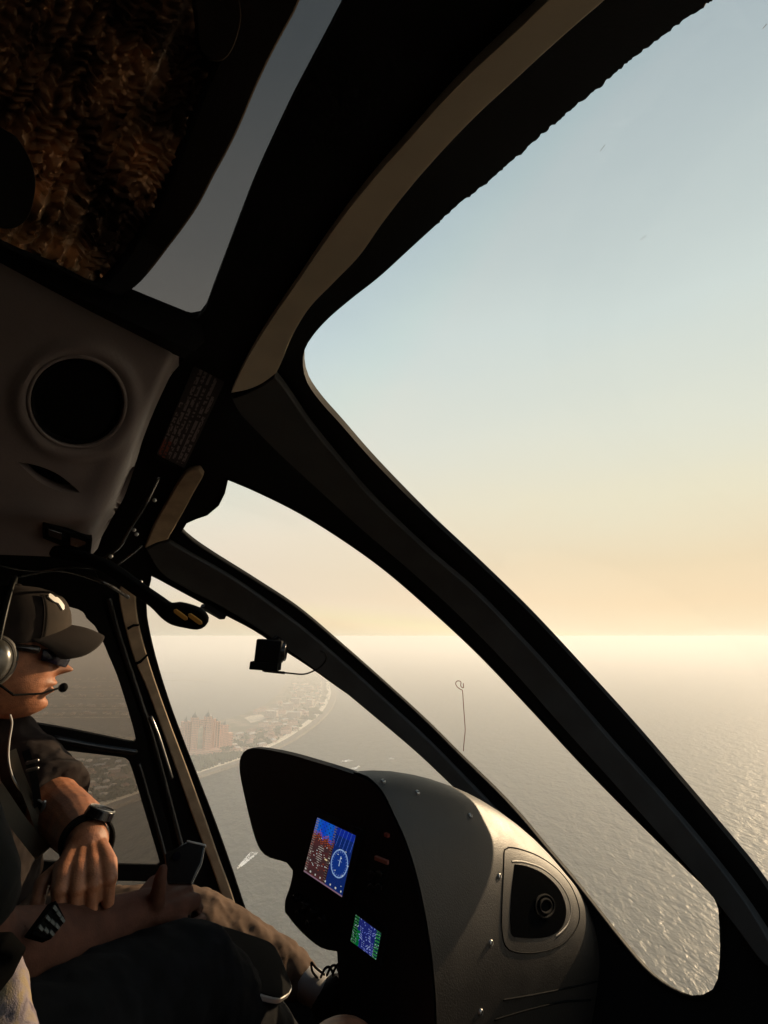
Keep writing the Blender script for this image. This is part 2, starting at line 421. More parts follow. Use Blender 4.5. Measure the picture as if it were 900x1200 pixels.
# inner trims on the posts
strip('roof_rail_trim', [(273, 452), (273, 452), (285, 425), (303, 392), (326, 356), (352, 318), (380, 276), (410, 234), (445, 190), (480, 150), (520, 104), (560, 62), (600, 24), (625, 0), (650, -25), (700, -70), (820, -170), (880, -140), (760, -62), (712, -22), (687, 0), (650, 34), (610, 72),
      (570, 110), (530, 152), (490, 198), (455, 243), (425, 286), (395, 318), (365, 350), (345, 383), (334, 410), (326, 428), (326, 428), (310, 440), (292, 448)], M['beige'], -.016, -.002)
strip('upper_post_trim', [(274, 458), (274, 458), (290, 453), (308, 444), (324, 432), (324, 432), (338, 450), (365, 490), (400, 534), (440, 580), (500, 638), (560, 690), (610, 742), (660, 797), (720, 866), (780, 932), (830, 990), (868, 1038), (900, 1085), (930, 1140), (930, 1140), (905, 1130), (870, 1085),
      (830, 1035), (780, 978), (720, 912), (660, 846), (600, 778), (540, 716), (480, 661), (430, 618), (380, 572), (330, 525), (298, 492), (282, 474)], M['post_trim'], -.018, -.002)
strip('lower_post_trim', [(172, 640), (172, 640), (184, 634), (199, 630), (199, 630), (225, 646), (262, 667), (300, 692), (350, 729), (400, 771), (450, 816), (500, 862), (540, 902), (575, 938), (600, 965), (596, 972), (565, 950), (530, 917), (490, 880), (440, 838), (390, 797), (340, 760), (300, 732), (260, 708), (220, 687), (190, 668)], M['post_trim'], -.018, -.002)
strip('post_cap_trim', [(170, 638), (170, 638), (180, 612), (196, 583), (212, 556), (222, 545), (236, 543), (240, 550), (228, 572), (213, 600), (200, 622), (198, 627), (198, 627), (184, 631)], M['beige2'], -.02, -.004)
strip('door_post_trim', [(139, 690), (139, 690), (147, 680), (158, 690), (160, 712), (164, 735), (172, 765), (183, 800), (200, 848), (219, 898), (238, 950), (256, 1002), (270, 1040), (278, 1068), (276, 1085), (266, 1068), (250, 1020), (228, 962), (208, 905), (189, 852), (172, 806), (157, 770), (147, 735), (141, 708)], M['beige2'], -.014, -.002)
for a in ([(149, 733), (156, 729), (163, 729), (163, 731), (156, 732), (150, 736)], [(156, 776), (164, 772), (173, 764), (173, 767), (165, 775), (157, 779)]):
    strip('trim_seam', a, M['rubber'], -.0165, -.012, grid=3, mods=BEV(.0005, 1))
# rubber gaskets round the panes
def gasket(name, loop, m, off, r, parent=heli, seg=8):
    pts = [uncab(hull_point(p[0], p[1], off)) for p in loop]
    mb = MB(); n = len(pts); rings = []
    for i in range(n + 1):
        t = (pts[(i + 1) % n] - pts[i - 1 if i < n else n - 1]).normalized(); c = cab(pts[i % n]); nn = uncab(hull_normal(c)); a = (nn - t * nn.dot(t)).normalized(); b = t.cross(a)
        rings.append([pts[i % n] + a * (math.cos(6.2832 * j / seg) * r) + b * (math.sin(6.2832 * j / seg) * r) for j in range(seg)])
    mb.rings(rings, cap=False)
    return obj(name, mb, m, parent)
for w in (WB, WC): gasket('gasket', grow(w, .12)[::2], M['rubber'], -.001, .004)
# door ridge, handle bar and brackets along the door edge
def htube(pxs, off, r, seg=10):
    pts = [uncab(hull_point(*hull_param(hull_hit(x, y)), off)) for x, y in smooth(pxs, 8, closed=False)]
    return MB().tube(pts, r, seg)
obj('door_seal', htube([(128, 700), (140, 745), (158, 800), (176, 855), (190, 905), (206, 965), (222, 1025), (236, 1085)], -.012, .008), M['gloss_black'], heli)
obj('door_handle', htube([(176, 838), (184, 858), (193, 886), (200, 908)], -.035, .007), M['gloss_black'], door)
obj('door_rib', htube([(163, 895), (176, 940), (189, 985), (200, 1030)], -.016, .006), M['gloss_black'], door)
obj('door_rib', htube([(64, 864), (110, 873), (158, 880)], -.014, .010), M['gloss_black'], door)

# plane through three pixel+depth points
class Plane:
    def __init__(s, a, b, c):
        s.p = P(*a); s.n = (P(*b) - s.p).cross(P(*c) - s.p).normalized()
        if s.n.dot(s.p) > 0: s.n = -s.n            # towards the camera
    def at(s, px, py, off=0): 
        d = ray(px, py); t = (s.p + s.n * off).dot(s.n) / d.dot(s.n); return d * t
def plate(name, px, pl, m, thick, parent, off=0, grid=14, holes=(), sm=True, step=6, relief=None, mods=(), cut=None):
    loop = smooth(px, step, curved=sm) if sm is not None else px
    p2, tr = cdt(loop, [smooth(h, step) for h in holes], grid)
    rel = relief or (lambda x, y: 0)
    V, F, sh = solid(p2, tr, lambda p: pl.at(p[0], p[1]) + pl.n * (off + rel(*p)), lambda p: pl.at(p[0], p[1]) + pl.n * (off - thick))
    mb = MB(); mb.add(V, F, sh)
    return obj(name, mb, m, parent, mods=list(mods))
def ell(cx, cy, rx, ry, rot=0, n=36):
    return [(cx + rx * math.cos(a) * math.cos(rot) - ry * math.sin(a) * math.sin(rot), cy + rx * math.cos(a) * math.sin(rot) + ry * math.sin(a) * math.cos(rot)) for a in [2 * math.pi * i / n for i in range(n)]]

# ---- overhead panel with its loudspeaker opening
OH = Plane((90, 300, .70), (225, 415, .84), (105, 645, .98))
SPK = ell(90, 470, 54, 50, .2)
LENS = [(20, 541), (20, 541), (45, 546), (70, 557), (94, 577), (94, 577), (72, 576), (48, 566), (32, 553)]
def oh_relief(x, y):
    r = math.hypot((x - 90) / 54, (y - 470) / 50)
    h = .006 * math.exp(-((r - 1.25) / .16) ** 2)
    # rolled edge along the right side
    ex = [(228, 408), (205, 455), (180, 510), (160, 560), (140, 605), (122, 645)]
    d = 1e9
    for (x0, y0), (x1, y1) in zip(ex, ex[1:]):
        k = max(0, min(1, ((x - x0) * (x1 - x0) + (y - y0) * (y1 - y0)) / ((x1 - x0) ** 2 + (y1 - y0) ** 2)))
        d = min(d, math.hypot(x - x0 - k * (x1 - x0), y - y0 - k * (y1 - y0)))
    h -= .045 * max(0, 1 - d / 26) ** 2
    h += .004 * math.exp(-((d - 34) / 12) ** 2) * max(0, min(1, (y - 470) / 80))
    h += .016 * math.exp(-((x - 70) / 60) ** 2 - ((y - 600) / 14) ** 2)
    return h
oh = plate('overhead_panel', [(-500, 60), (-500, 60), (-200, 190), (0, 298), (110, 352), (226, 407), (226, 407), (224, 425), (207, 452), (190, 480), (175, 520), (163, 556), (150, 590), (134, 622), (121, 646), (108, 653), (80, 653), (0, 650), (-300, 640), (-500, 600)], OH, M['overhead'], .10, heli,
           grid=6, holes=[SPK, LENS], relief=oh_relief)
tor = disc_at_pts = [OH.at(x, y) + OH.n * .001 for x, y in ell(90, 470, 57, 53, .2, 48)]
obj('speaker_rim', MB().tube(tor + [tor[0]], .0035, 12, endcap=False), M['overhead'], oh)
# speaker: ring, deep black bowl and cone
def disc_at(pl, cx, cy, rx, ry, off, n=40): return [pl.at(x, y) + pl.n * off for x, y in ell(cx, cy, rx, ry, .2, n)]
mb = MB(); mb.rings([disc_at(OH, 90, 470, 54.5, 50.5, -.001), disc_at(OH, 90, 470, 53, 49, .004), disc_at(OH, 90, 470, 50.5, 46.5, .002), disc_at(OH, 90, 470, 49, 45, -.02), disc_at(OH, 90, 470, 40, 37, -.05), disc_at(OH, 90, 470, 16, 15, -.066), disc_at(OH, 90, 470, 14, 13, -.058), disc_at(OH, 90, 470, 4, 4, -.052)])
obj('loudspeaker', mb, M['rubber'], oh)
mb = MB(); q = []
for r_ in (44, 34, 24, 14):
    pts = disc_at(OH, 90, 470, r_, r_ * .93, -.010, 32); mb.tube(pts + [pts[0]], .0012, 6, endcap=False)
for a in range(6):
    an = a * math.pi / 6; c1 = OH.at(90 + 48 * math.cos(an), 470 + 44 * math.sin(an)) + OH.n * -.011; c2 = OH.at(90 - 48 * math.cos(an), 470 - 44 * math.sin(an)) + OH.n * -.011
    mb.tube([c1, c2], .0012, 6)
obj('speaker_grille', mb, M['rubber'], oh)
plate('lens_recess', [(18, 539), (46, 543), (72, 555), (97, 579), (70, 579), (46, 569), (30, 556)], OH, M['rubber'], .02, oh, off=-.022, mods=BEV())
plate('recess_plate', [(50, 606), (50, 606), (80, 617), (108, 627), (108, 627), (106, 645), (106, 645), (78, 637), (50, 626), (50, 626)], OH, M['rubber'], .02, oh, off=.012, mods=BEV(.002))  # raised black plate added for the dark of a box recess
plate('panel_switch', [(56, 613), (72, 618), (72, 626), (56, 621)], OH, M['gloss_black'], .006, oh, off=.016, sm=False, mods=BEV(.001))
plate('panel_switch', [(82, 622), (100, 628), (99, 637), (82, 632)], OH, M['gloss_black'], .006, oh, off=.016, sm=False, mods=BEV(.001))
# black bar between the overhead panel and the roof window
BAR = Plane((0, 280, .66), (228, 395, .80), (20, 250, .67))
plate('roof_bar', [(-500, 40), (-200, 175), (0, 281), (70, 316), (150, 348), (222, 376), (236, 380), (240, 400), (228, 412), (110, 357), (0, 303), (-200, 200), (-500, 75)], BAR, M['black'], .05, heli, mods=BEV(.006, 3), sm=False)
# placard with lines of small print on the roof rail
PL = Plane((240, 420, .98), (190, 545, 1.10), (270, 425, 1.0))
rows = [(.07, .42, .98), (.22, .04, 1.0), (.38, .0, 1.0), (.54, .0, .98), (.72, .0, .98), (.88, .30, .97)]
glyph = {}
def placard(u, v):
    # u across the lines, v along the lines
    for k, (c, v0, v1) in enumerate(rows):
        if abs(u - c) < .045 and v0 < v < v1:
            i = int(v * 58); key = (k, i)
            if key not in glyph: glyph[key] = random.random()
            if glyph[key] < .16: return (.008, .004, .004)
            j = int((u - c + .045) / .03)
            if (hash((k, i, j)) % 7) < 2: return (.03, .02, .02)
            if v > .82 and k < 2: return (.16, .03, .015)
            return (.15, .115, .11)
    return (.008, .005, .005)
o = printed_plate('placard', [PL.at(232, 418), PL.at(274, 424), PL.at(216, 548), PL.at(184, 532)], 40, 174, placard, M['placard'], heli, .002)

# ---- cabling and fittings behind the overhead panel
FIT = Plane((150, 600, 1.12), (200, 560, 1.15), (100, 700, 1.2))
def ftube(pts, r, seg=8): return MB().tube([P(*p) for p in smooth3(pts)], r, seg)
def smooth3(pts, n=6):
    out = []
    for i in range(len(pts) - 1):
        p0 = pts[max(i - 1, 0)]; p1 = pts[i]; p2 = pts[i + 1]; p3 = pts[min(i + 2, len(pts) - 1)]
        for j in range(n):
            t = j / n
            out.append(tuple(.5 * (2 * p1[a] + (p2[a] - p0[a]) * t + (2 * p0[a] - 5 * p1[a] + 4 * p2[a] - p3[a]) * t * t + (-p0[a] + 3 * p1[a] - 3 * p2[a] + p3[a]) * t ** 3) for a in range(3)))
    out.append(pts[-1]); return out
for pts, r in (([(0, 662, 1.25), (40, 668, 1.22), (90, 664, 1.2), (130, 670, 1.2), (150, 690, 1.3)], .004), ([(20, 676, 1.3), (70, 668, 1.25), (120, 682, 1.22), (150, 700, 1.3)], .004),
               ([(120, 655, 1.15), (140, 640, 1.12), (150, 622, 1.1), (170, 590, 1.08), (185, 560, 1.08)], .0045), ([(128, 668, 1.15), (150, 652, 1.12), (165, 640, 1.12)], .003)):
    obj('cable', ftube(pts, r), M['gloss_black'], heli)
for x, y, t in ((157, 621, 1.09), (160, 626, 1.09), (165, 682, 1.14), (130, 652, 1.1), (181, 586, 1.08)):
    mb = MB(); c = P(x, y, t); mb.cyl(c, c - c.normalized() * .006, .0045, 10, .003); obj('clip', mb, M['steel'], heli, mods=BEV(.001))
# ---- control lever hanging from the roof with two yellow marks
LV = Plane((80, 655, .95), (190, 705, .97), (225, 735, .985))
lever = plate('lever', [(60, 640), (100, 650), (130, 662), (165, 686), (190, 703), (199, 709), (208, 708), (222, 711), (236, 717), (243, 727), (240, 735), (231, 739), (216, 737), (200, 733), (188, 725), (175, 712), (150, 694), (120, 673), (90, 660), (60, 655)], LV, M['black'], .012, heli, grid=8, mods=BEV(.004, 3), step=4)
for x, y in ((212, 720), (229, 725)):
    a = R(36); dx, dy = math.cos(a), math.sin(a); L_, w = 8, 2.2
    plate('lever_mark', [(x - dx * L_ + dy * w, y - dy * L_ - dx * w), (x + dx * L_ + dy * w, y + dy * L_ - dx * w), (x + dx * (L_ + 2), y + dy * (L_ + 2)), (x + dx * L_ - dy * w, y + dy * L_ + dx * w), (x - dx * L_ - dy * w, y - dy * L_ + dx * w), (x - dx * (L_ + 2), y - dy * (L_ + 2))], LV, M['yellow'], .004, lever, off=.0025, grid=4, step=2, mods=BEV(.0006))
# bracket under the lower post
mb = MB(); pts = [uncab(hull_point(*hull_param(hull_hit(x, y)), -.01)) for x, y in ((238, 708), (262, 722))]
mb.box((pts[0] + pts[1]) / 2, ((pts[1] - pts[0]).normalized(), LEFT, (pts[1] - pts[0]).normalized().cross(LEFT)), ((pts[1] - pts[0]).length, .03, .014)); obj('post_bracket', mb, M['black'], heli, mods=BEV(.002))
# ---- console: black instrument face, painted cowl, displays, nozzle, screws
FP = .72
class CabPlane:
    def __init__(s, f): s.f = f; s.n = -FWD
    def at(s, px, py, off=0): d = ray(px, py); return d * (s.f / cab(d)[0])
CPN = CabPlane(FP)
PANEL = [(395, 1115), (395, 1115), (375, 1110), (352, 1091), (334, 1069), (334, 1069), (334, 1056), (340, 1038), (343, 1020), (336, 1011), (316, 1005), (305, 996), (297, 976), (288, 940), (281, 905), (282, 887), (290, 878), (303, 877), (335, 883), (370, 893), (405, 904), (430, 914), (446, 930), (460, 958), (476, 995), (490, 1045), (501, 1105), (507, 1160), (509, 1220), (508, 1330), (508, 1330), (440, 1420), (440, 1420), (408, 1330), (400, 1200)]
console = plate('instrument_console', PANEL, CPN, M['panel'], .018, heli, grid=20, mods=BEV(.006, 4))
edge = smooth([(412, 907), (428, 912), (446, 930), (460, 958), (476, 995), (490, 1045), (501, 1105), (507, 1160), (509, 1220), (508, 1330)], 7, closed=False)
E0 = [cab(CPN.at(*p)) for p in edge]; E0 = [(e[1] - .004, e[2] + .004) for e in E0]
top = E0[0]
left = [(.80, -1.16), (.80, -.9), (.80, -.6), (.80, -.40), (.797, -.30)]
SEC = left + E0
LC, UB, DEP = .80, -.97, .80
def cowl_pt(l, u, s, grow_=0.0):
    ku = max(0, 1 - s ** 1.55) ** .5; kl = max(0, 1 - s ** 14) ** .5
    uu = UB + (u - UB) * (ku if u > UB else 1)
    return uncab((FP + .001 + DEP * s + grow_, LC + (l - LC) * (.25 + .75 * kl), uu))
svals = [0, .02, .06, .12, .18, .24, .3, .36, .42, .48, .54, .6, .66, .72, .78, .83, .88, .92, .95, .975, .99, .998]
mb = MB(); mb.rings([[cowl_pt(l, u, s) for l, u in SEC] for s in svals], cap=False)
cowl = obj('console_cowl', mb, M['cowl'], console)
cowl.modifiers.new('round', 'BEVEL'); cowl.modifiers['round'].width = .004; cowl.modifiers['round'].segments = 2; cowl.modifiers['round'].limit_method = 'ANGLE'; cowl.modifiers['round'].angle_limit = R(50)
dg_cowl_bvh = None
from mathutils.bvhtree import BVHTree
bvh = BVHTree.FromPolygons([tuple(v) for v in mb.v], [f for f in mb.f])
def on_cowl(px, py, lift=0.0):
    d = ray(px, py).normalized(); hit, nrm, i, dist = bvh.ray_cast(Vector((0, 0, 0)), d)
    if hit is None: hit, nrm, i, dist = bvh.find_nearest(d * 1.4)
    if nrm.dot(d) > 0: nrm = -nrm
    return hit + nrm * lift, nrm
for x, y in ((449, 916), (489, 929), (551, 956), (585, 1027), (575, 1105), (563, 1186)):
    c, n = on_cowl(x, y); mb = MB(); mb.cyl(c - n * .002, c + n * .003, .0052, 18, .0042); s_ = obj('screw', mb, M['steel'], console, mods=BEV(.0008))
    mb = MB(); u = n.orthogonal().normalized(); mb.box(c + n * .0032, (u, n.cross(u), n), (.006, .0012, .0006)); obj('screw_slot', mb, M['rubber'], s_)
# nozzle recess: seam, black patch painted as the scoop's shade and round outlet
def cowl_ribbon(pxs, lift, r, name, m, seg=6, closed=False):
    pts = [on_cowl(x, y, lift)[0] for x, y in smooth(pxs, 5, closed=closed)]
    if closed: pts.append(pts[0])
    return obj(name, MB().tube(pts, r, seg, endcap=not closed), m, console)
cowl_ribbon([(591, 996), (596, 993), (612, 996), (632, 1004), (652, 1018), (668, 1037), (677, 1058), (679, 1075), (674, 1090), (662, 1104), (644, 1113), (622, 1117), (602, 1115), (592, 1108), (588, 1090), (588, 1060), (590, 1020)], .0003, .0012, 'vent_seam', M['rubber'], closed=True)
def cowl_patch(name, px, lift0, lift1, m, grid=6, step=4):
    loop = smooth(px, step); p2, tr = cdt(loop, [], grid)
    V, F, sh = solid(p2, tr, lambda p: on_cowl(p[0], p[1], lift1)[0], lambda p: on_cowl(p[0], p[1], lift0)[0])
    mb = MB(); mb.add(V, F, sh); return obj(name, mb, m, console)
scoop_px = [(603, 1013), (603, 1013), (616, 1015), (633, 1022), (648, 1034), (658, 1048), (663, 1066), (660, 1083), (650, 1094), (634, 1099), (612, 1099), (600, 1096), (598, 1080), (599, 1050)]
cowl_patch('vent_shade_patch', scoop_px, -.002, .0012, M['matte'])  # slightly raised patch; its black puts in the shade inside the vent
# raised lip over the scoop
cowl_ribbon([(600, 1010), (612, 1010), (634, 1017), (652, 1031), (664, 1048), (669, 1067), (665, 1085), (652, 1098)], -.0022, .0034, 'vent_lip', M['cowl'], seg=12)
for r_, m_, li in ((13, 'rubber', .004), (8, 'rubber', .006)):
    cpx = ell(636, 1062, r_ * .85, r_, 0, 24); pts = [on_cowl(x, y, li)[0] for x, y in cpx]
    obj('air_nozzle', MB().tube(pts + [pts[0]], .0022, 8, endcap=False), M[m_], console)
cowl_ribbon([(590, 1172), (625, 1166), (665, 1158), (700, 1150)], 0, .0016, 'panel_seam', M['rubber'])
cowl_ribbon([(580, 1195), (620, 1183), (660, 1174), (692, 1172)], 0, .002, 'panel_seam', M['rubber'])

random.seed(3)
dots = [(random.random(), random.random(), random.random()) for _ in range(150)]
def scr1(u, v):
    c = (.002, .004, .02)
    if u < .56:
        hz = .25 + .12 * u + .03 * math.sin(u * 30) + .015 * math.sin(u * 77)
        c = (.004, .07 + .02 * math.sin(u * 20), .46) if v < hz else (.055 + .01 * math.sin(v * 31 + u * 9), .019, .020)
        if hz - .06 < v < hz + .09 and math.sin(u * 95 + v * 40) * math.sin(v * 120 - u * 33) > .18: c = (.30, .055, .02)
        if v < hz and math.sin(u * 60) * math.sin(v * 70) > .72: c = (.01, .02, .08)
        if .20 < u < .36 and .42 < v < .78 and math.sin(v * 170) > .55 and abs(u - .28) < .03 + .04 * (math.sin(v * 42) > 0): c = (.34, .30, .27)
        if (u < .07 or .49 < u < .55) and math.sin(v * 150) > .5: c = (.20, .16, .14)
        if .49 < u < .56: c = tuple(q * .6 for q in c)
    else:
        c = (.004, .018, .12 if v > .12 else .24)
        r = math.hypot((u - .78) / .19, (v - .54) / .22); a = math.atan2(v - .54, u - .78)
        if r < 1: c = (.005, .028, .19)
        if abs(r - 1) < .05: c = (.22, .34, .58)
        if .80 < r < .92 and math.sin(a * 24) > .5: c = (.10, .16, .38)
        if abs(u - .78) < .010 and .42 < v < .58: c = (.3, .4, .6)
        if abs(v - .50) < .006 and abs(u - .78) < .05: c = (.3, .4, .6)
        if v < .30 and math.sin(u * 70 + v * 12) > .86: c = (.03, .07, .34)
    for x, y, k in dots:
        if (u < .56 or k > .8) and abs(u - x) < .011 and abs(v - y) < .007 and y > .3:
            c = (.45, .45, .40) if k < .2 else (.33, .07, .03) if k < .5 else (.02, .02, .03) if k < .8 else (.5, .55, .55)
    if abs(u - .46) < .035 and abs(v - .60) < .010: c = (.7, .55, .3)
    if v > .90 and math.sin(u * 48) > .75 and .915 < v < .945: c = (.5, .5, .45)
    if v > .975: c = (.20, .12, .16)
    return c
def scr2(u, v):
    c = (.01, .015, .12)
    if u < .30 and v > .45: c = (.0, .10, .02)
    if u < .18: c = (.02, .12, .03) if math.sin(v * 60) > 0 else (.0, .02, .01)
    if u > .84: c = (.02, .16, .04) if math.sin(v * 50 + u * 9) > .1 else (.0, .02, .03)
    k = math.sin(u * 31 + 4 * math.sin(v * 13 + u * 5)) * math.sin(v * 37 + 3 * math.sin(u * 17 - v * 6))
    if .22 < u < .84 and k > .45: c = (.09, .12, .45)
    if k > .86: c = (.35, .42, .5)
    return c
SP_ = CabPlane(FP)
def scr_quad(q): return [SP_.at(*p) for p in q]
bez = plate('display_bezel', [(371, 947), (426, 972), (408, 1060), (353, 1025)], CPN, M['panel'], .01, console, off=.005, sm=False, mods=BEV(.002))
printed_plate('display', scr_quad([(375, 957), (420, 978), (404, 1050), (359, 1020)]), 110, 165, scr1, M['screen'], console, .0065)
plate('display_bezel', [(416, 1062), (455, 1088), (448, 1130), (410, 1104)], CPN, M['panel'], .01, console, off=.005, sm=False, mods=BEV(.002))
printed_plate('display', scr_quad([(420, 1070), (450, 1092), (444, 1123), (414, 1101)]), 80, 80, scr2, M['screen'], console, .0065)
plate('warning_light', [(441, 1002), (456, 1008), (456, 1013), (441, 1007)], CPN, M['lamp_off'], .008, console, off=.005, sm=False, mods=BEV(.001))
plate('red_button', [(453, 975), (457, 977), (457, 981), (453, 979)], CPN, M['red'], .006, console, off=.006, sm=False)
for i in range(4):
    x, y = 436 + 9 * (i % 2), 1025 + 15 * (i // 2)
    plate('gauge', ell(x, y, 4.5, 6, .2, 14), CPN, M['gloss_black'], .006, console, off=.005, sm=False, mods=BEV(.001))
for x, y in ((352, 1050), (362, 1058), (372, 1066), (382, 1076), (356, 1068), (368, 1079)):
    c = CPN.at(x, y); mb = MB(); mb.cyl(c, c - FWD * .016, .007, 14, .006); obj('knob', mb, M['gloss_black'], console, mods=BEV(.001))

# ---- small scratches on the windshield
for a, b in (((695, 195), (700, 188)), ((743, 296), (749, 291)), ((876, 62), (880, 57))):
    pa, pb = [uncab(hull_point(*hull_param(hull_hit(*q)), .0135)) for q in (a, b)]
    obj('scratch', MB().tube([pa, pb], .00016, 5), M['tablet_edge'], heli)

# ------------------------------------------------------------------ things fixed to or lying in the cockpit
# crinkled sun curtain under the roof window
CU = Plane((100, 100, .60), (250, 100, .68), (120, 320, .70))
cur_t = thing('sun_curtain', CU.at(100, 150), 'crinkled bronze sun curtain bunched in a black frame under the roof window', 'curtain')
FR = [(350, 0), (345, 12), (318, 62), (298, 104), (283, 140), (268, 172), (250, 205), (233, 238), (215, 265), (196, 290), (176, 316), (158, 335), (140, 345), (118, 338), (60, 314), (-40, 268), (-160, 205), (-250, 100), (-200, -160), (0, -330), (200, -360), (330, -260), (390, -100)]
IN = [(262, -30), (262, 30), (256, 62), (240, 100), (224, 140), (210, 178), (196, 210), (184, 240), (166, 270), (146, 300), (128, 322), (110, 330), (60, 306), (0, 280), (-110, 210), (-180, 90), (-150, -120), (20, -270), (160, -290), (240, -200)]
plate('curtain_frame', FR, CU, M['black'], .02, cur_t, off=.006, holes=[IN], grid=30, mods=BEV(.004, 2), step=8)
loop = smooth(IN, 4); p2, tr = cdt(grow(loop, 4), [], 3.2)
def crk(p):
    """gathers running down the cloth, each pinched into small waves"""
    x, y = p; u = x * .90 + y * .42; v = -x * .42 + y * .90          # across and along the gathers
    w = noise.noise(Vector((u * .02, v * .02, 0))) * 26
    g = math.sin((u + w * .35) * .27 + 1.6 * noise.noise(Vector((u * .03, v * .05, 2))))
    z = math.sin((v + w) * .46 + 2.2 * math.sin(u * .16) + 2.5 * noise.noise(Vector((u * .06, v * .06, 5))))
    f = noise.noise(Vector((u * .16, v * .12, 7)))
    return .006 * g + .0055 * z * (.6 + .4 * g) + .005 * f
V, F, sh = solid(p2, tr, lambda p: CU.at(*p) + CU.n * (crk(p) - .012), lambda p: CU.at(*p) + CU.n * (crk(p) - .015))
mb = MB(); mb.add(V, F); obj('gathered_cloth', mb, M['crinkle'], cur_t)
plate('dark_flap', [(-60, 120), (0, 150), (18, 165), (34, 200), (32, 235), (20, 258), (-10, 262), (-100, 230)], CU, M['black'], .01, cur_t, off=.022, grid=20, mods=BEV(.003))
plate('dark_flap', [(222, -10), (262, -8), (272, 20), (262, 58), (246, 72), (226, 60), (222, 30)], CU, M['black'], .01, cur_t, off=.022, grid=20, mods=BEV(.003))

# clip-on camera on the lower post with its cable
cz = hull_hit(315, 765); ct = uncab(cz).length * .93 / ray(315, 765).length
dc = thing('dashboard_camera', P(315, 765, ct), 'small black camera clipped under the lower window post, trailing a thin cable', 'camera')
RX = Vector((1, 0, 0)); a = R(4)
AX = (Vector((math.cos(a), 0, -math.sin(a))), Vector((0, 1, 0)), Vector((math.sin(a), 0, math.cos(a))))
c = P(316, 766, ct); k = ct / FOC
mb = MB(); mb.box(c + AX[2] * k * 3, AX, (30 * k, 24 * k, 26 * k)); obj('camera_body', mb, M['black'], dc, mods=BEV(.005, 3))
mb = MB(); mb.box(c - AX[2] * k * 14 - AX[0] * k * 3, AX, (32 * k, 26 * k, 9 * k)); obj('camera_base', mb, M['rubber'], dc, mods=BEV(.002))
mb = MB(); mb.cyl(c + AX[2] * k * 3 + AX[0] * k * 10, c + AX[2] * k * 3 + AX[0] * k * 19, 12 * k, 20, 10 * k); obj('camera_lens', mb, M['gloss_black'], dc, mods=BEV(.001))
mb = MB(); mb.tube([c + AX[2] * k * 14, c + AX[2] * k * 19 + AX[0] * k * 6, P(332, 752, ct * 1.05)], .006, 10); obj('camera_clip', mb, M['gloss_black'], dc)
pp = [(308, 786, ct), (322, 787, ct), (340, 789, ct), (356, 790, ct * 1.01), (368, 786, ct * 1.02), (376, 781, ct * 1.0), (382, 773, ct), (381, 766, ct), (376, 763, ct * 1.03)]
obj('camera_cable', MB().tube([P(*p) for p in smooth3(pp)], .0022, 8), M['rubber'], dc)
obj('cable_plug', MB().tube([P(310, 786, ct), P(333, 788.5, ct)], .0038, 10), M['rubber'], dc)

# telltale thread with a curl, standing on the outside of the lower post
ts = [(543, 880, 0), (544, 868, 0), (545, 858, 0), (545, 852, 0), (544, 838, 0), (543, 824, 0), (542, 810, 0), (540, 808, 0), (536, 805, 0), (534, 801, 0), (536, 798, 0), (540, 799, 0), (540, 804, 0), (543, 806, 0), (543, 801, 0)]
hz = uncab(hull_hit(543, 878)).length / ray(543, 878).length * 1.03
tt = MB().tube([P(x, y, hz) for x, y, _ in smooth3([tuple(q) for q in ts])], .0011, 6)
tag(obj('telltale', tt, M['red']), 'thin dark wire with a curled red tip standing outside the lower window post', 'wire')

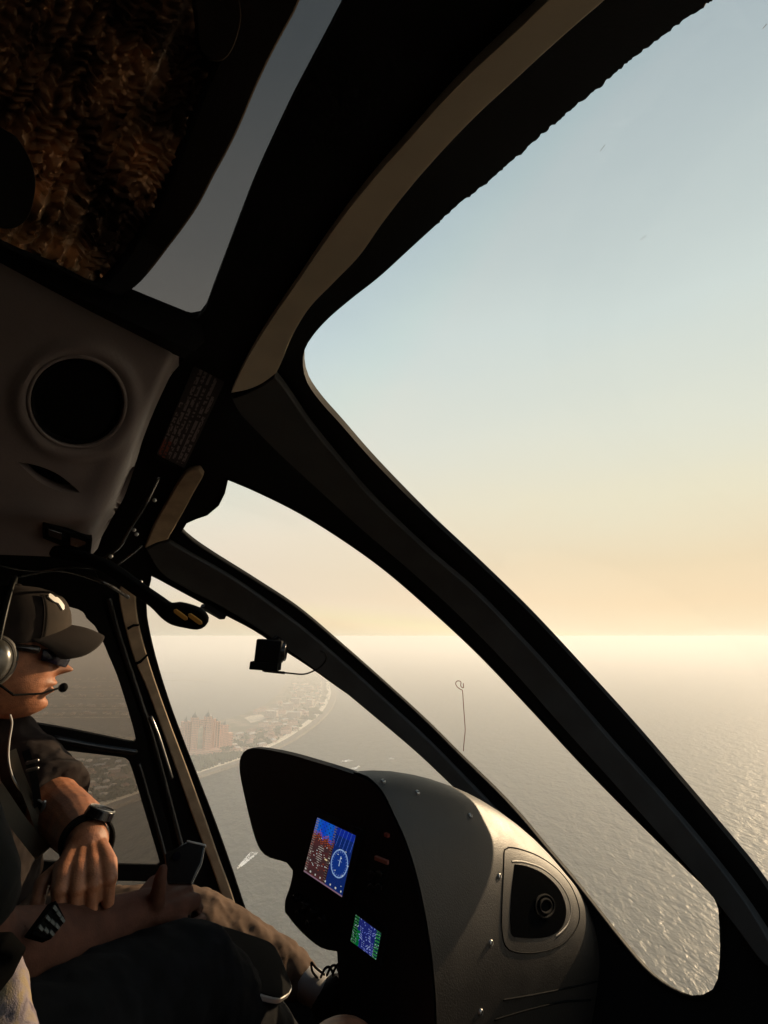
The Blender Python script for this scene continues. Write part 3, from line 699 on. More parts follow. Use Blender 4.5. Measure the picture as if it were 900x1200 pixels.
# ------------------------------------------------------------------ people
# fine slices version: resample SL by linear interpolation inside face_head via densified list
def face_head(mb, O, X, Z, s=1.0):
    Y = Z.cross(X)
    SL = [(-.102, .046, .018, .012), (-.098, .062, -.005, .024), (-.090, .074, -.03, .036), (-.080, .083, -.048, .044), (-.070, .087, -.060, .050), (-.060, .0885, -.068, .055), (-.050, .0915, -.074, .0595), (-.040, .093, -.080, .063),
          (-.030, .0935, -.086, .066), (-.020, .0925, -.092, .068), (-.010, .091, -.097, .0705), (0, .0885, -.099, .0725), (.010, .0895, -.101, .074), (.020, .0905, -.102, .075), (.030, .093, -.103, .0755), (.042, .096, -.104, .076),
          (.055, .096, -.104, .076), (.07, .093, -.102, .075), (.085, .087, -.098, .072), (.10, .076, -.090, .066), (.115, .058, -.075, .054), (.125, .038, -.055, .040), (.131, .015, -.03, .02)]
    zs = []; z = -.102
    while z < .131:
        zs.append(z); z += .0022 if z < .05 else .006
    zs.append(.131)
    def interp(z):
        for a, b in zip(SL, SL[1:]):
            if a[0] <= z <= b[0] + 1e-9:
                k = (z - a[0]) / (b[0] - a[0]); return [a[i] + (b[i] - a[i]) * k for i in range(1, 4)]
        return SL[-1][1:]
    n = 120; rr = []
    for z in zs:
        fx, bx, w = interp(z); cx = (fx + bx) / 2 - .008; ring = []
        for j in range(n):
            a = 2 * math.pi * j / n
            a = a - .45 * math.sin(a)                      # more points on the face
            ca, sa = math.cos(a), math.sin(a); e = 2.15 if ca > 0 else 2.0
            rx = (fx - cx) if ca > 0 else (cx - bx)
            x = cx + rx * math.copysign(abs(ca) ** (2 / e), ca); y = w * math.copysign(abs(sa) ** (2 / e), sa)
            if ca > 0:
                fy = lambda sw: math.exp(-(y / sw) ** 2); fz = lambda m, sw: math.exp(-((z - m) / sw) ** 2)
                up = 1 / (1 + math.exp((-z - .0185) / .0030))          # nose underside cut
                x += (.027 * fy(.0145) * fz(-.005, .0165) + .013 * fy(.010) * fz(.020, .016) + .011 * fy(.018) * fz(-.008, .008)) * up
                x += .0090 * fy(.026) * fz(-.0340, .0070) + .0080 * fy(.023) * fz(-.0490, .0068) - .0065 * fy(.028) * fz(-.0412, .0026)
                x -= .006 * fy(.022) * fz(-.060, .006); x += .008 * fy(.022) * fz(-.080, .013) + .006 * fy(.05) * fz(.040, .009)
                for sy in (-1, 1):
                    x -= .012 * math.exp(-((y - sy * .032) / .014) ** 2 - ((z - .020) / .012) ** 2)
                    x += .006 * math.exp(-((y - sy * .045) / .016) ** 2 - ((z + .004) / .016) ** 2)
            ring.append(O + (X * x + Y * y + Z * z) * s)
        rr.append(ring)
    mb.rings(rr)

# ---- the pilot
HO = P(3, 779, 1.1)
vd = Vector((HO.x, HO.y, 0)).normalized(); XF = Vector((vd.y, -vd.x, 0)); XF = (Matrix.Rotation(R(-2), 3, 'Z') @ XF).normalized()
tilt = R(3); ZH = Vector((0, 0, 1)); YH = ZH.cross(XF)
XH = (XF * math.cos(tilt) - ZH * math.sin(tilt)).normalized(); ZHt = (ZH * math.cos(tilt) + XF * math.sin(tilt)).normalized()
def HL(x, y, z): return HO + XH * x + YH * y + ZHt * z         # head space: forward, left (away), up
pilot = thing('person', uncab((.2, 1.25, -1.15)), 'pilot in a dark cap, sunglasses and headset, resting a hand with a black wristwatch', 'person')
BODY = MB(); face_head(BODY, HO, XH, ZHt)
BODY.tube([HL(-.035, 0, -.03), HL(-.045, 0, -.10), HL(-.06, 0, -.17)], [.058, .056, .066], 24)
def hand(mb, wrist, palm_dir, back_n, size=1.0, curls=(.9, 1.0, 1.05, 1.1), thumb=(.5, .35), spread=.10, side=1):
    """palm and five jointed fingers; palm_dir wrist->knuckles, back_n out of the back of the hand"""
    d = palm_dir.normalized(); n = (back_n - d * back_n.dot(d)).normalized(); w = d.cross(n) * side
    L = .095 * size
    for k in range(4):                                  # palm as four metacarpals
        o = (k - 1.5) * .0215 * size
        mb.tube([wrist + w * o * .55, wrist + d * L * .55 + w * o * .95 + n * .003, wrist + d * L * (1 - .05 * abs(k - 1.2)) + w * o * 1.05 + n * .004], [.0155 * size, .0165 * size, .0125 * size], 12)
    ks = []
    for k, ln in enumerate((.082, .090, .084, .068)):
        o = (k - 1.5) * .0225 * size; base = wrist + d * L * (1 - .05 * abs(k - 1.2)) + w * o + n * .002
        a = 0; p = base; dirv = (d + w * (k - 1.5) * spread).normalized(); pts = [p]; seg = [.46, .30, .24]
        for j in range(3):
            a += curls[k] * (.75, .9, .6)[j]
            dv = dirv * math.cos(a) - n * math.sin(a)
            p = p + dv * ln * seg[j] * size; pts.append(p)
        mb.tube(pts, [.0102 * size, .0094 * size, .0086 * size, .0070 * size], 12); ks.append(pts)
    tb = wrist + d * L * .22 - w * .026 * size - n * .006
    t1 = tb + (d * .75 - w * thumb[0] - n * .2).normalized() * .042 * size
    t2 = t1 + (d * .9 - w * thumb[1] * .4 - n * thumb[1]).normalized() * .034 * size
    t3 = t2 + (d * .9 + w * .15 - n * thumb[1] * 1.3).normalized() * .026 * size
    mb.tube([tb, t1, t2, t3], [.0150 * size, .0125 * size, .0112 * size, .0085 * size], 12); ks.append([tb, t1, t2, t3])
    return ks
# right arm, forearm and hand hanging over the keypad
sh_ = P(10, 893, 1.14); el = P(72, 952, 1.02); wr = P(102, 988, .84)
BODY.tube([sh_, P(45, 925, 1.08), el], [.058, .052, .047], 20)
BODY.tube([el, P(88, 966, .95), wr], [.049, .045, .031], 20)
pk = hand(BODY, P(101, 993, .83), P(99, 1045, .755) - P(101, 993, .83), P(112, 1000, .6) - P(100, 1020, .80), .90, curls=(1.3, 1.4, 1.5, 1.55), thumb=(1.0, .2), side=-1, spread=.04)
# left arm lies hidden on the far side
BODY.tube([P(-70, 900, 1.45), P(-20, 1010, 1.5), P(90, 1050, 1.45)], [.05, .045, .032], 16)
hand(BODY, P(95, 1052, 1.45), P(130, 1056, 1.42) - P(95, 1052, 1.45), UP, .95)
body = obj('body', BODY, M['skin'], pilot, mods=[('REMESH', dict(mode='VOXEL', voxel_size=.0021, use_smooth_shade=True)), ('SMOOTH', dict(factor=.4, iterations=2))])
# shirt
SH = MB()
SH.tube([P(-58, 1120, 1.28), P(-50, 1030, 1.27), P(-42, 950, 1.26), P(-34, 900, 1.25), P(-26, 868, 1.22)], [.16, .165, .165, .14, .07], 32)
SH.tube([P(-70, 880, 1.36), P(-20, 872, 1.2), sh_], [.075, .075, .074], 24)
SH.tube([sh_ - UP * 0, P(30, 906, 1.105), P(55, 929, 1.068), P(67, 938, 1.052)], [.080, .076, .070, .066], 28, endcap=False)
SH.tube([P(-22, 856, 1.2), P(-8, 866, 1.16), P(6, 880, 1.13)], [.06, .066, .072], 24)
shirt = obj('shirt', SH, M['shirt'], pilot, mods=REMESH(.005, 4) + DISP(.05, .016) + DISP(.14, .02))
# trousers of the pilot: thigh, knee, shin
TR = MB()
TR.tube([P(-60, 1130, 1.28), P(40, 1100, 1.26), P(150, 1088, 1.26), P(238, 1084, 1.27)], [.10, .092, .082, .072], 28)
TR.tube([P(236, 1084, 1.27), P(285, 1112, 1.28), P(328, 1133, 1.29), P(350, 1146, 1.30)], [.072, .066, .054, .044], 28)
TR.tube([P(-80, 1140, 1.55), P(60, 1110, 1.5), P(160, 1105, 1.45)], [.09, .085, .07], 20)
obj('trousers', TR, M['tan'], pilot, mods=REMESH(.006, 4) + DISP(.035, .014) + DISP(.10, .022))
mb = MB(); mb.tube([P(354, 1150, 1.28), P(366, 1156, 1.28), P(374, 1162, 1.29)], [.034, .036, .034], 20); obj('sock', mb, M['white_sock'], pilot)
SHOE = MB(); SHOE.tube([P(385, 1172, 1.27), P(394, 1164, 1.27), P(410, 1160, 1.30), P(428, 1160, 1.34)], [.046, .046, .042, .034], 20, flat=.8)
shoe = obj('shoe', SHOE, M['dark_jeans'], pilot)
for i, (x, y) in enumerate(((384, 1143), (391, 1141), (398, 1139))):
    obj('shoelace', MB().tube([P(*q) for q in smooth3([(x - 8, y + 2, 1.27), (x - 3, y - 8, 1.27), (x + 3, y - 9, 1.27), (x + 7, y + 1, 1.27)])], .0028, 8), M['rubber'], shoe)
obj('shoelace', MB().tube([P(*q) for q in smooth3([(372, 1146, 1.27), (366, 1138, 1.26), (365, 1128, 1.26), (370, 1134, 1.26), (380, 1142, 1.27)])], .0026, 8), M['rubber'], shoe)
# cap: crown and brim
CAP = MB(); rr = []; n = 72
def crown(a, q, lift=0.0):
    """cap surface: a round the head from the front, q from rim to top"""
    ca, sa = math.cos(a), math.sin(a)
    z = .040 + .118 * math.sin(q * math.pi / 2) ** 1.02 + .016 * max(0, ca) * (1 - q); e = math.cos(q * math.pi / 2) ** .66
    x = ca * ((.108 if ca > 0 else .116) * e + lift) - .002 + (.006 * math.sin(q * math.pi) if ca > 0 else 0) * ca; y = sa * (.086 * e + lift)
    return HL(x, y, z + lift * q)
for i in range(19):
    rr.append([crown(2 * math.pi * j / n, i / 18) for j in range(n)])
CAP.rings(rr)
cap = obj('cap', CAP, M['cap'], pilot, mods=DISP(.03, .003))
CF = MB(); CF.rings([[crown(R(-58 + 116 * j / 24), i / 18, .0022) for j in range(25)] for i in range(12)], cap=False, close=False)
obj('cap_front_panel', CF, M['cap_front'], cap, mods=[('SOLIDIFY', dict(thickness=.002))])
for sgn in (-1, 1):
    obj('cap_seam', MB().tube([crown(R(58 * sgn), i / 18, .0025) for i in range(12)], .0011, 6), M['cap'], cap)
obj('cap_button', MB().ball(crown(0, 1, .001), (XH, YH, ZHt), (.007, .007, .004), 12, 8), M['cap'], cap)
E2 = [(-50, 34), (-44, 38), (-39, 34), (-35, 34), (-29, 26), (-34, 22), (-39, 28), (-44, 29)]
lp = smooth(E2, 2.5); p2, tr = cdt(lp, [], 4); EM = MB()
V, F, sh = solid(p2, tr, lambda p: crown(R(p[0]), p[1] / 60, .0048), lambda p: crown(R(p[0]), p[1] / 60, .002)); EM.add(V, F, sh)
obj('cap_emblem', EM, M['white'], cap)
BR = []
for i in range(25):
    b = -1 + 2 * i / 24                                  # across the brim
    a = b * R(72); row = []
    for j in range(13):
        r = j / 12; root = Vector((math.cos(a) * .104 - .002, math.sin(a) * .084))
        tip = Vector((.098 + .078 * (1 - abs(b) ** 2.6) ** .5, b * .082))
        p = root.lerp(tip, r); arch = abs(p.y / .082) ** 1.8
        row.append(HL(p.x, p.y, .064 + .022 * (1 - arch) - .030 * arch * (.35 + .65 * r) - .020 * r * r))
    BR.append(row)
B = MB(); B.rings(BR, cap=False, close=False); obj('cap_brim', B, M['cap'], cap, mods=[('SOLIDIFY', dict(thickness=.0035)), ('SUBSURF', dict(levels=1, render_levels=2))])
# sunglasses: wrap lenses and temples
lens = []
for i in range(37):
    a = R(-76 + 152 * i / 36); q = abs(a) / R(76); col_ = []
    top = .040 - .006 * q * q; bot = -.003 + .016 * q ** 2.2 + .020 * math.exp(-(a / .13) ** 2)
    for j in range(9):
        t = j / 8; z = top + (bot - top) * t; bulge = .004 * math.sin(math.pi * t)
        col_.append(HL(.026 + .088 * math.cos(a) ** .62 + bulge * math.cos(a), (.076 + bulge * .5) * math.sin(a), z))
    lens.append(col_)
mb = MB(); mb.rings(lens, cap=False, close=False)
glasses = obj('sunglasses', mb, M['lens'], pilot, mods=[('SOLIDIFY', dict(thickness=.0022)), ('SUBSURF', dict(levels=1, render_levels=2))])
for sy in (-1, 1):
    obj('temple', MB().tube([HL(.052, sy * .0755, .033), HL(.030, sy * .081, .036), HL(0, sy * .084, .037), HL(-.02, sy * .083, .031)], [.0085, .0065, .0055, .004], 10), M['gloss_black'], glasses)
# headset
hs = None
for sy in (-1, 1):
    o0 = HL(-.016, sy * .082, .010); ax = (XH, ZHt, YH * sy)
    mb = MB(); mb.ball(o0 + YH * sy * .020, ax, (.034, .042, .026), 28, 14)
    if sy < 0: hs = obj('headset', mb, M['cup'], pilot)
    else: obj('ear_cup', mb, M['cup'], hs)
    rr = []
    for i in range(40):
        a = 2 * math.pi * i / 40; rr.append(o0 + XH * math.cos(a) * .030 + ZHt * math.sin(a) * .038)
    obj('ear_cushion', MB().tube(rr + [rr[0]], .0125, 12, endcap=False), M['pad'], hs)
    for k_ in range(2):
        rr = [o0 + YH * sy * (.014 + .005 * k_) + XH * math.cos(2 * math.pi * i / 40) * (.0375 - .002 * k_) + ZHt * math.sin(2 * math.pi * i / 40) * (.0455 - .002 * k_) for i in range(40)]
        obj('cup_ridge', MB().tube(rr + [rr[0]], .0016, 6, endcap=False), M['pad'], hs)
obj('headband', MB().tube([HL(-.012, math.cos(a) * .098, .045 + math.sin(a) * .125) for a in [math.pi * i / 20 for i in range(21)]], .010, 12, flat=.5), M['cup'], hs)
obj('microphone_boom', MB().tube([HL(-.01, -.10, -.02), HL(.03, -.095, -.05), HL(.075, -.065, -.050), HL(.104, -.035, -.042)], .0022, 8), M['rubber'], hs)
mb = MB(); mb.ball(HL(.113, -.018, -.042), (XH, YH, ZHt), (.009, .010, .0095), 18, 12); obj('microphone', mb, M['rubber'], hs)
pts = smooth3([(12, 838, 1.02), (14, 848, 1.02), (11, 868, 1.01), (10, 888, 1.0), (14, 908, .99), (24, 926, .985), (36, 936, .98), (46, 938, .975), (52, 944, .97), (50, 950, .97)])
obj('headset_cord', MB().tube([P(*p) for p in pts], .0018, 8), M['tablet_edge'], hs)
obj('cord_connector', MB().tube([P(52, 940, .965), P(50, 952, .965)], .0035, 8), M['steel'], hs)
# harness straps
def strap(pts, w, name, m, parent, th=.003):
    c = [P(*p) for p in smooth3(pts)]; V = []; mb = MB(); rr = []
    for i in range(len(c)):
        t = (c[min(i + 1, len(c) - 1)] - c[max(i - 1, 0)]).normalized(); v = -c[i].normalized(); s_ = t.cross(v).normalized(); nn = s_.cross(t)
        rr.append([c[i] + s_ * w / 2 + nn * th, c[i] + s_ * w / 2 - nn * th, c[i] - s_ * w / 2 - nn * th, c[i] - s_ * w / 2 + nn * th])
    mb.rings(rr); return obj(name, mb, m, parent)
hr = strap([(-22, 900, 1.0), (0, 932, .97), (20, 962, .95), (38, 985, .93), (50, 1000, .92)], .024, 'harness', M['web'], pilot)
strap([(14, 880, 1.02), (22, 905, 1.0), (34, 935, .98), (44, 962, .96), (50, 985, .95)], .014, 'harness_strap', M['web'], hr)
strap([(30, 880, 1.0), (38, 905, .985), (42, 925, .98), (46, 960, .97)], .012, 'harness_strap', M['black'], hr)
for y in (893, 902):
    mb = MB(); a_, b_ = P(32, y + 1, .97), P(44, y - 2, .97); mb.tube([a_, b_], .0028, 8); obj('buckle', mb, M['steel'], hr)
# wristwatch
wd = (P(101, 993, .83) - P(90, 968, .93)).normalized()
u_ = wd.orthogonal().normalized(); v_ = wd.cross(u_)
wc = P(102, 986, .85); rr = [[wc + (u_ * math.cos(2 * math.pi * j / 40) + v_ * math.sin(2 * math.pi * j / 40)) * r + wd * o for j in range(40)] for r, o in ((.036, -.013), (.0385, -.011), (.0385, .011), (.036, .013), (.033, .011), (.033, -.011), (.036, -.013))]
mb = MB(); mb.rings(rr, cap=False); wt = obj('wristwatch', mb, M['rubber'], pilot)
fd = (P(122, 978, .80) - wc); fd = (fd - wd * fd.dot(wd)).normalized()
mb = MB(); mb.cyl(wc + fd * .034, wc + fd * .047, .023, 32, .021); obj('watch_case', mb, M['gloss_black'], wt, mods=BEV(.001))
rr = [wc + fd * .0475 + (wd * math.cos(2 * math.pi * j / 32) + fd.cross(wd) * math.sin(2 * math.pi * j / 32)) * .019 for j in range(32)]
obj('watch_bezel', MB().tube(rr + [rr[0]], .0012, 6, endcap=False), M['steel'], wt)

# keypad unit under the pilot's hand
KP = Plane((40, 1100, .60), (70, 1060, .635), (70, 1095, .62))
kq = [KP.at(*q) for q in ((66, 1056), (78, 1078), (60, 1100), (38, 1094))]
kd = thing('keypad', kq[0], 'small grey ribbed keypad held under the hand that wears the watch', 'keypad')
plate('keypad_body', [(66, 1054), (66, 1054), (78, 1078), (78, 1078), (60, 1101), (60, 1101), (37, 1094), (37, 1094)], KP, M['rubber'], .018, kd, sm=False, mods=BEV(.002))
for i in range(3):
    for j in range(3):
        u, v = (i + .5) / 3, (j + .5) / 3; a_, b_, c_, d_ = (66, 1056), (77, 1078), (60, 1099), (39, 1093)
        cx = (a_[0] * (1 - u) + b_[0] * u) * (1 - v) + (d_[0] * (1 - u) + c_[0] * u) * v; cy = (a_[1] * (1 - u) + b_[1] * u) * (1 - v) + (d_[1] * (1 - u) + c_[1] * u) * v
        plate('key', [(cx - 1, cy - 5), (cx + 3.6, cy + 1.5), (cx + 1, cy + 5), (cx - 4.0, cy - .5)], KP, M['keys'], .004, kd, off=.003, sm=False, mods=BEV(.0008))

# ---- the passenger in black beside the pilot
pas = thing('person', uncab((.15, .75, -1.15)), 'seated passenger in black whose bare forearm reaches out holding a phone', 'person')
B2 = MB()
B2.tube([P(-75, 960, .62), P(-60, 1050, .60), P(-28, 1122, .60)], [.048, .046, .044], 20)
B2.tube([P(-28, 1122, .60), P(40, 1120, .69), P(110, 1095, .775), P(172, 1066, .84)], [.046, .053, .042, .029], 24)
w2 = P(174, 1065, .835); d2 = P(211, 1044, .915) - w2
hand(B2, w2, d2, UP * .6 + Vector((.1, -.75, 0)), .95, curls=(.75, 1.15, 1.3, 1.4), thumb=(.9, .1), side=-1, spread=.03)
B2.tube([P(183, 1058, .83), P(186, 1042, .825), P(188, 1028, .825), P(191, 1018, .83)], [.014, .0108, .0095, .0072], 12)
B2.tube([P(-60, 930, .62), P(-110, 870, .66), P(-150, 800, .66)], [.05, .06, .055], 16)
B2.tube([P(-150, 800, .66), P(-330, 820, .68), P(-360, 700, .7)], [.05, .06, .055], 16)
hb = MB()
o = obj('body', B2, M['skin2'], pas, mods=REMESH(.0032, 2))
S2 = MB(); S2.tube([P(-130, 905, .66), P(-92, 960, .62), P(-68, 1020, .605), P(-48, 1062, .60)], [.075, .070, .066, .060], 28)
S2.tube([P(-330, 900, .66), P(-350, 1000, .60), P(-340, 1180, .55)], [.12, .14, .14], 28)
S2.tube([P(-330, 900, .66), P(-200, 880, .66), P(-120, 905, .655)], [.09, .09, .085], 24)
obj('shirt', S2, M['sleeve'], pas, mods=REMESH(.006, 3) + DISP(.06, .014))
T2 = MB(); T2.tube([P(-120, 1330, .50), P(30, 1290, .58), P(120, 1205, .70), P(212, 1150, .81)], [.11, .105, .092, .080], 32)
T2.tube([P(212, 1150, .81), P(300, 1225, .93), P(370, 1300, 1.03)], [.080, .068, .056], 28)
T2.tube([P(-220, 1300, .50), P(-60, 1250, .7), P(60, 1190, .9)], [.10, .095, .08], 24)
obj('trousers', T2, M['dark_jeans'], pas, mods=REMESH(.006, 4) + DISP(.05, .012))
# the phone in the hand
PH = Plane((195, 1005, .86), (240, 990, .88), (222, 1030, .845))
ph = plate('phone', [(193, 1001), (193, 1001), (220, 985), (240, 991), (240, 991), (237, 1012), (224, 1034), (224, 1034), (196, 1034), (196, 1034)], PH, M['gloss_black'], .011, None, sm=False, mods=BEV(.002, 3)) if False else None
def solid_plate(name, px, pl, m, thick, parent, off=0, loc=None, mods=()):
    p2, tr = cdt(px, [], 40); V, F, sh = solid(p2, tr, lambda p: pl.at(*p) + pl.n * off, lambda p: pl.at(*p) + pl.n * (off - thick))
    mb = MB(); mb.add(V, F, sh); return obj(name, mb, m, parent, mods=list(mods), loc=loc)
pt = thing('phone', PH.at(215, 1010), 'black phone held up in the hand of the passenger with the bare forearm', 'phone')
solid_plate('phone_body', [(192, 1001), (220, 986), (240, 991), (236, 1012), (224, 1036), (196, 1036)], PH, M['gloss_black'], .012, pt, mods=BEV(.002, 3))
solid_plate('phone_rim', [(219, 984.5), (241.5, 989.5), (241, 992), (219, 987)], PH, M['tablet_edge'], .010, pt, off=.001, mods=BEV(.0008))
mb = MB(); c = PH.at(207, 1004) + PH.n * .001; mb.cyl(c, c + PH.n * .002, .006, 18); obj('phone_camera_lens', mb, M['lens'], pt)
# tablet on the knees
TB = Plane((225, 1076, .93), (318, 1106, 1.02), (345, 1175, .90))
tb = thing('tablet', TB.at(280, 1110), 'black tablet with a pale metal edge lying over the tan trousers', 'tablet')
tl = smooth([(214, 1072), (225, 1075), (270, 1089), (306, 1101), (318, 1107), (326, 1118), (336, 1142), (341, 1158), (334, 1166), (320, 1168), (270, 1150), (228, 1120), (212, 1096)], 4)
solid_plate('tablet_glass', tl, TB, M['rubber'], .006, tb, off=.0015)
solid_plate('tablet_shell', grow(tl, 1.6), TB, M['tablet_edge'], .008, tb, off=-.0005, mods=BEV(.0015))

# ---- the photographer: a bare knee below the lens and a patterned sleeve
pht = thing('person', uncab((0, .05, -1.15)), 'photographer, only a bare knee and an edge of patterned sleeve showing', 'person')
B3 = MB()
B3.tube([P(300, 1750, .34), P(350, 1420, .56), P(401, 1262, .80)], [.10, .09, .070], 28)
B3.tube([P(401, 1262, .80), P(430, 1420, .95), P(450, 1560, 1.0)], [.069, .055, .045], 24)
obj('body', B3, M['skin'], pht, mods=REMESH(.005, 4))
def pattern_mat():
    m = mat('patterned_sleeve_cloth', (.12, .085, .085), .9, bump=.5, bscale=700)
    N, L = m.node_tree.nodes, m.node_tree.links; b = [n for n in N if n.type == 'BSDF_PRINCIPLED'][0]
    v = N.new('ShaderNodeTexNoise'); v.inputs['Scale'].default_value = 38; v.inputs['Distortion'].default_value = 1.5; v.inputs['Detail'].default_value = 3
    tc = [n for n in N if n.type == 'TEX_COORD'][0]; L.new(tc.outputs['Object'], v.inputs['Vector'])
    r = N.new('ShaderNodeValToRGB'); L.new(v.outputs[0], r.inputs[0]); cr = r.color_ramp
    cr.elements[0].position = .36; cr.elements[0].color = (.05, .035, .045, 1); cr.elements[1].position = .62; cr.elements[1].color = (.20, .15, .09, 1)
    e = cr.elements.new(.48); e.color = (.16, .13, .14, 1); L.new(r.outputs[0], b.inputs['Base Color']); return m
M['pattern'] = pattern_mat()
S3 = MB(); S3.tube([P(2, 1116, .50), P(4, 1150, .49), P(2, 1210, .47), P(-14, 1330, .42), P(-60, 1500, .36)], [.014, .020, .026, .045, .055], 24)
obj('sleeve', S3, M['pattern'], pht, mods=REMESH(.003, 3) + DISP(.03, .008))
S4 = MB(); S4.tube([P(-30, 1112, .46), P(6, 1108, .465), P(16, 1116, .465), P(4, 1132, .46), P(-30, 1168, .44)], [.014, .013, .011, .013, .016], 14, flat=.7)
obj('strap', S4, M['matte'], pht, mods=REMESH(.002, 4))

# ------------------------------------------------------------------ outside: sea, island, hotel, houses, boats
def water_mat():
    m = bpy.data.materials.new('sea_water'); nt, N, L = nodes(m)
    out = N.new('ShaderNodeOutputMaterial'); b = N.new('ShaderNodeBsdfPrincipled'); L.new(b.outputs[0], out.inputs[0])
    b.inputs['Base Color'].default_value = (.004, .015, .016, 1); b.inputs['Roughness'].default_value = .16; b.inputs['IOR'].default_value = 1.33
    tc = N.new('ShaderNodeTexCoord'); 
    mp = N.new('ShaderNodeMapping'); mp.inputs['Rotation'].default_value = (0, 0, R(25)); mp.inputs['Scale'].default_value = (1, .5, 1); L.new(tc.outputs['Object'], mp.inputs[0])
    prev = None
    for sc, st, dist in ((.045, 1.0, 5.0), (.15, 1.0, 2.2), (.55, .8, .5)):
        n = N.new('ShaderNodeTexNoise'); n.inputs['Scale'].default_value = sc; n.inputs['Detail'].default_value = 3; n.inputs['Distortion'].default_value = .4; L.new(mp.outputs[0], n.inputs['Vector'])
        bp = N.new('ShaderNodeBump'); bp.inputs['Strength'].default_value = st; bp.inputs['Distance'].default_value = dist; L.new(n.outputs[0], bp.inputs['Height'])
        if prev: L.new(prev.outputs[0], bp.inputs['Normal'])
        prev = bp
    L.new(prev.outputs[0], b.inputs['Normal'])
    n = N.new('ShaderNodeTexNoise'); n.inputs['Scale'].default_value = .0012; n.inputs['Detail'].default_value = 4; L.new(mp.outputs[0], n.inputs['Vector'])
    mr = N.new('ShaderNodeMapRange'); mr.inputs[3].default_value = .42; mr.inputs[4].default_value = .52; L.new(n.outputs[0], mr.inputs[0]); L.new(mr.outputs[0], b.inputs['Roughness'])
    return m
mb = MB(); W_ = 40000
mb.add([(-W_, -W_, SEA), (W_, -W_, SEA), (W_, W_, SEA), (-W_, W_, SEA)], [(0, 1, 2, 3)])
tag(obj('water', mb, water_mat(), shade=False, loc=(0, 0, SEA)), kind='structure')

def land_mat(name, cols, scale):
    m = bpy.data.materials.new(name); nt, N, L = nodes(m)
    out = N.new('ShaderNodeOutputMaterial'); b = N.new('ShaderNodeBsdfPrincipled'); L.new(b.outputs[0], out.inputs[0]); b.inputs['Roughness'].default_value = .9
    tc = N.new('ShaderNodeTexCoord'); n = N.new('ShaderNodeTexNoise'); n.inputs['Scale'].default_value = scale; n.inputs['Detail'].default_value = 8; n.inputs['Roughness'].default_value = .65; L.new(tc.outputs['Object'], n.inputs['Vector'])
    r = N.new('ShaderNodeValToRGB'); L.new(n.outputs[0], r.inputs[0]); cr = r.color_ramp
    cr.elements[0].position = cols[0][0]; cr.elements[0].color = (*cols[0][1], 1); cr.elements[1].position = cols[-1][0]; cr.elements[1].color = (*cols[-1][1], 1)
    for p, c in cols[1:-1]: cr.elements.new(p).color = (*c, 1)
    L.new(r.outputs[0], b.inputs['Base Color']); return m
M['land'] = land_mat('garden_land', [(.36, (.035, .050, .028)), (.48, (.060, .068, .040)), (.55, (.16, .125, .09)), (.68, (.26, .21, .155))], .012)
M['sand'] = land_mat('sand', [(.35, (.42, .35, .26)), (.65, (.60, .51, .39))], .02)
M['pale_sand'] = land_mat('pale_sand', [(.35, (.62, .54, .42)), (.65, (.78, .70, .57))], .03)
M['rock'] = mat('breakwater_rock', (.13, .115, .10), .9, var=.35, vscale=.15)
M['road'] = mat('asphalt', (.09, .085, .08), .9, var=.15, vscale=.05)
def land(name, loop, m, h=2.5, flat=0.0, params=False, grid=90):
    pts = loop if params else [tuple(G(*p)[:2]) for p in smooth(loop, 9)]
    p2, tr = cdt(pts, [], grid)
    V, F, sh = solid(p2, tr, lambda p: Vector((p[0], p[1], SEA + h)), lambda p: Vector((p[0], p[1], SEA - 3)))
    mb = MB(); mb.add(V, F, sh); return tag(obj(name, mb, m), kind='structure')
ISL = [(-260, 1090), (-100, 1035), (30, 985), (100, 958), (155, 938), (228, 912), (290, 891), (335, 871), (368, 849), (386, 830), (392, 812), (388, 798), (377, 789), (362, 784), (350, 782), (341, 785), (336, 793), (333, 804), (325, 815), (312, 825), (292, 835), (270, 842), (245, 846), (215, 848), (190, 852), (160, 862), (100, 872), (30, 884), (-100, 910), (-260, 940)]
land('island', ISL, M['land'], 2.5, grid=60)
def ribbon(name, px, width, m, h, shift=0.0, z0=None, kind='structure'):
    c = [G(*p) for p in smooth(px, 8, closed=False)]; mb = MB(); rr = []
    for i in range(len(c)):
        t = (c[min(i + 1, len(c) - 1)] - c[max(i - 1, 0)]); t.z = 0; t.normalize(); s_ = Vector((-t.y, t.x, 0)); w = width * (1 + .12 * noise.noise(c[i] * .01))
        b = c[i] + s_ * shift; zb = SEA - 2 if z0 is None else z0
        rr.append([Vector((b.x, b.y, zb)) + s_ * w / 2, Vector((b.x, b.y, SEA + h)) + s_ * w / 2 * .8, Vector((b.x, b.y, SEA + h)) - s_ * w / 2 * .8, Vector((b.x, b.y, zb)) - s_ * w / 2])
    mb.rings(rr); return tag(obj(name, mb, m), kind=kind)
OUT = [(-260, 1090), (-100, 1035), (30, 985), (100, 958), (155, 938), (228, 912), (290, 891), (335, 871), (368, 849), (386, 830), (392, 812), (388, 798), (377, 789)]
ribbon('breakwater', OUT, 26, M['rock'], 5.0)
ribbon('beach', OUT, 24, M['pale_sand'], 3.2, shift=28)
ribbon('road', OUT, 11, M['road'], 3.0, shift=48)
ribbon('promenade', OUT, 7, M['sand'], 2.9, shift=68)
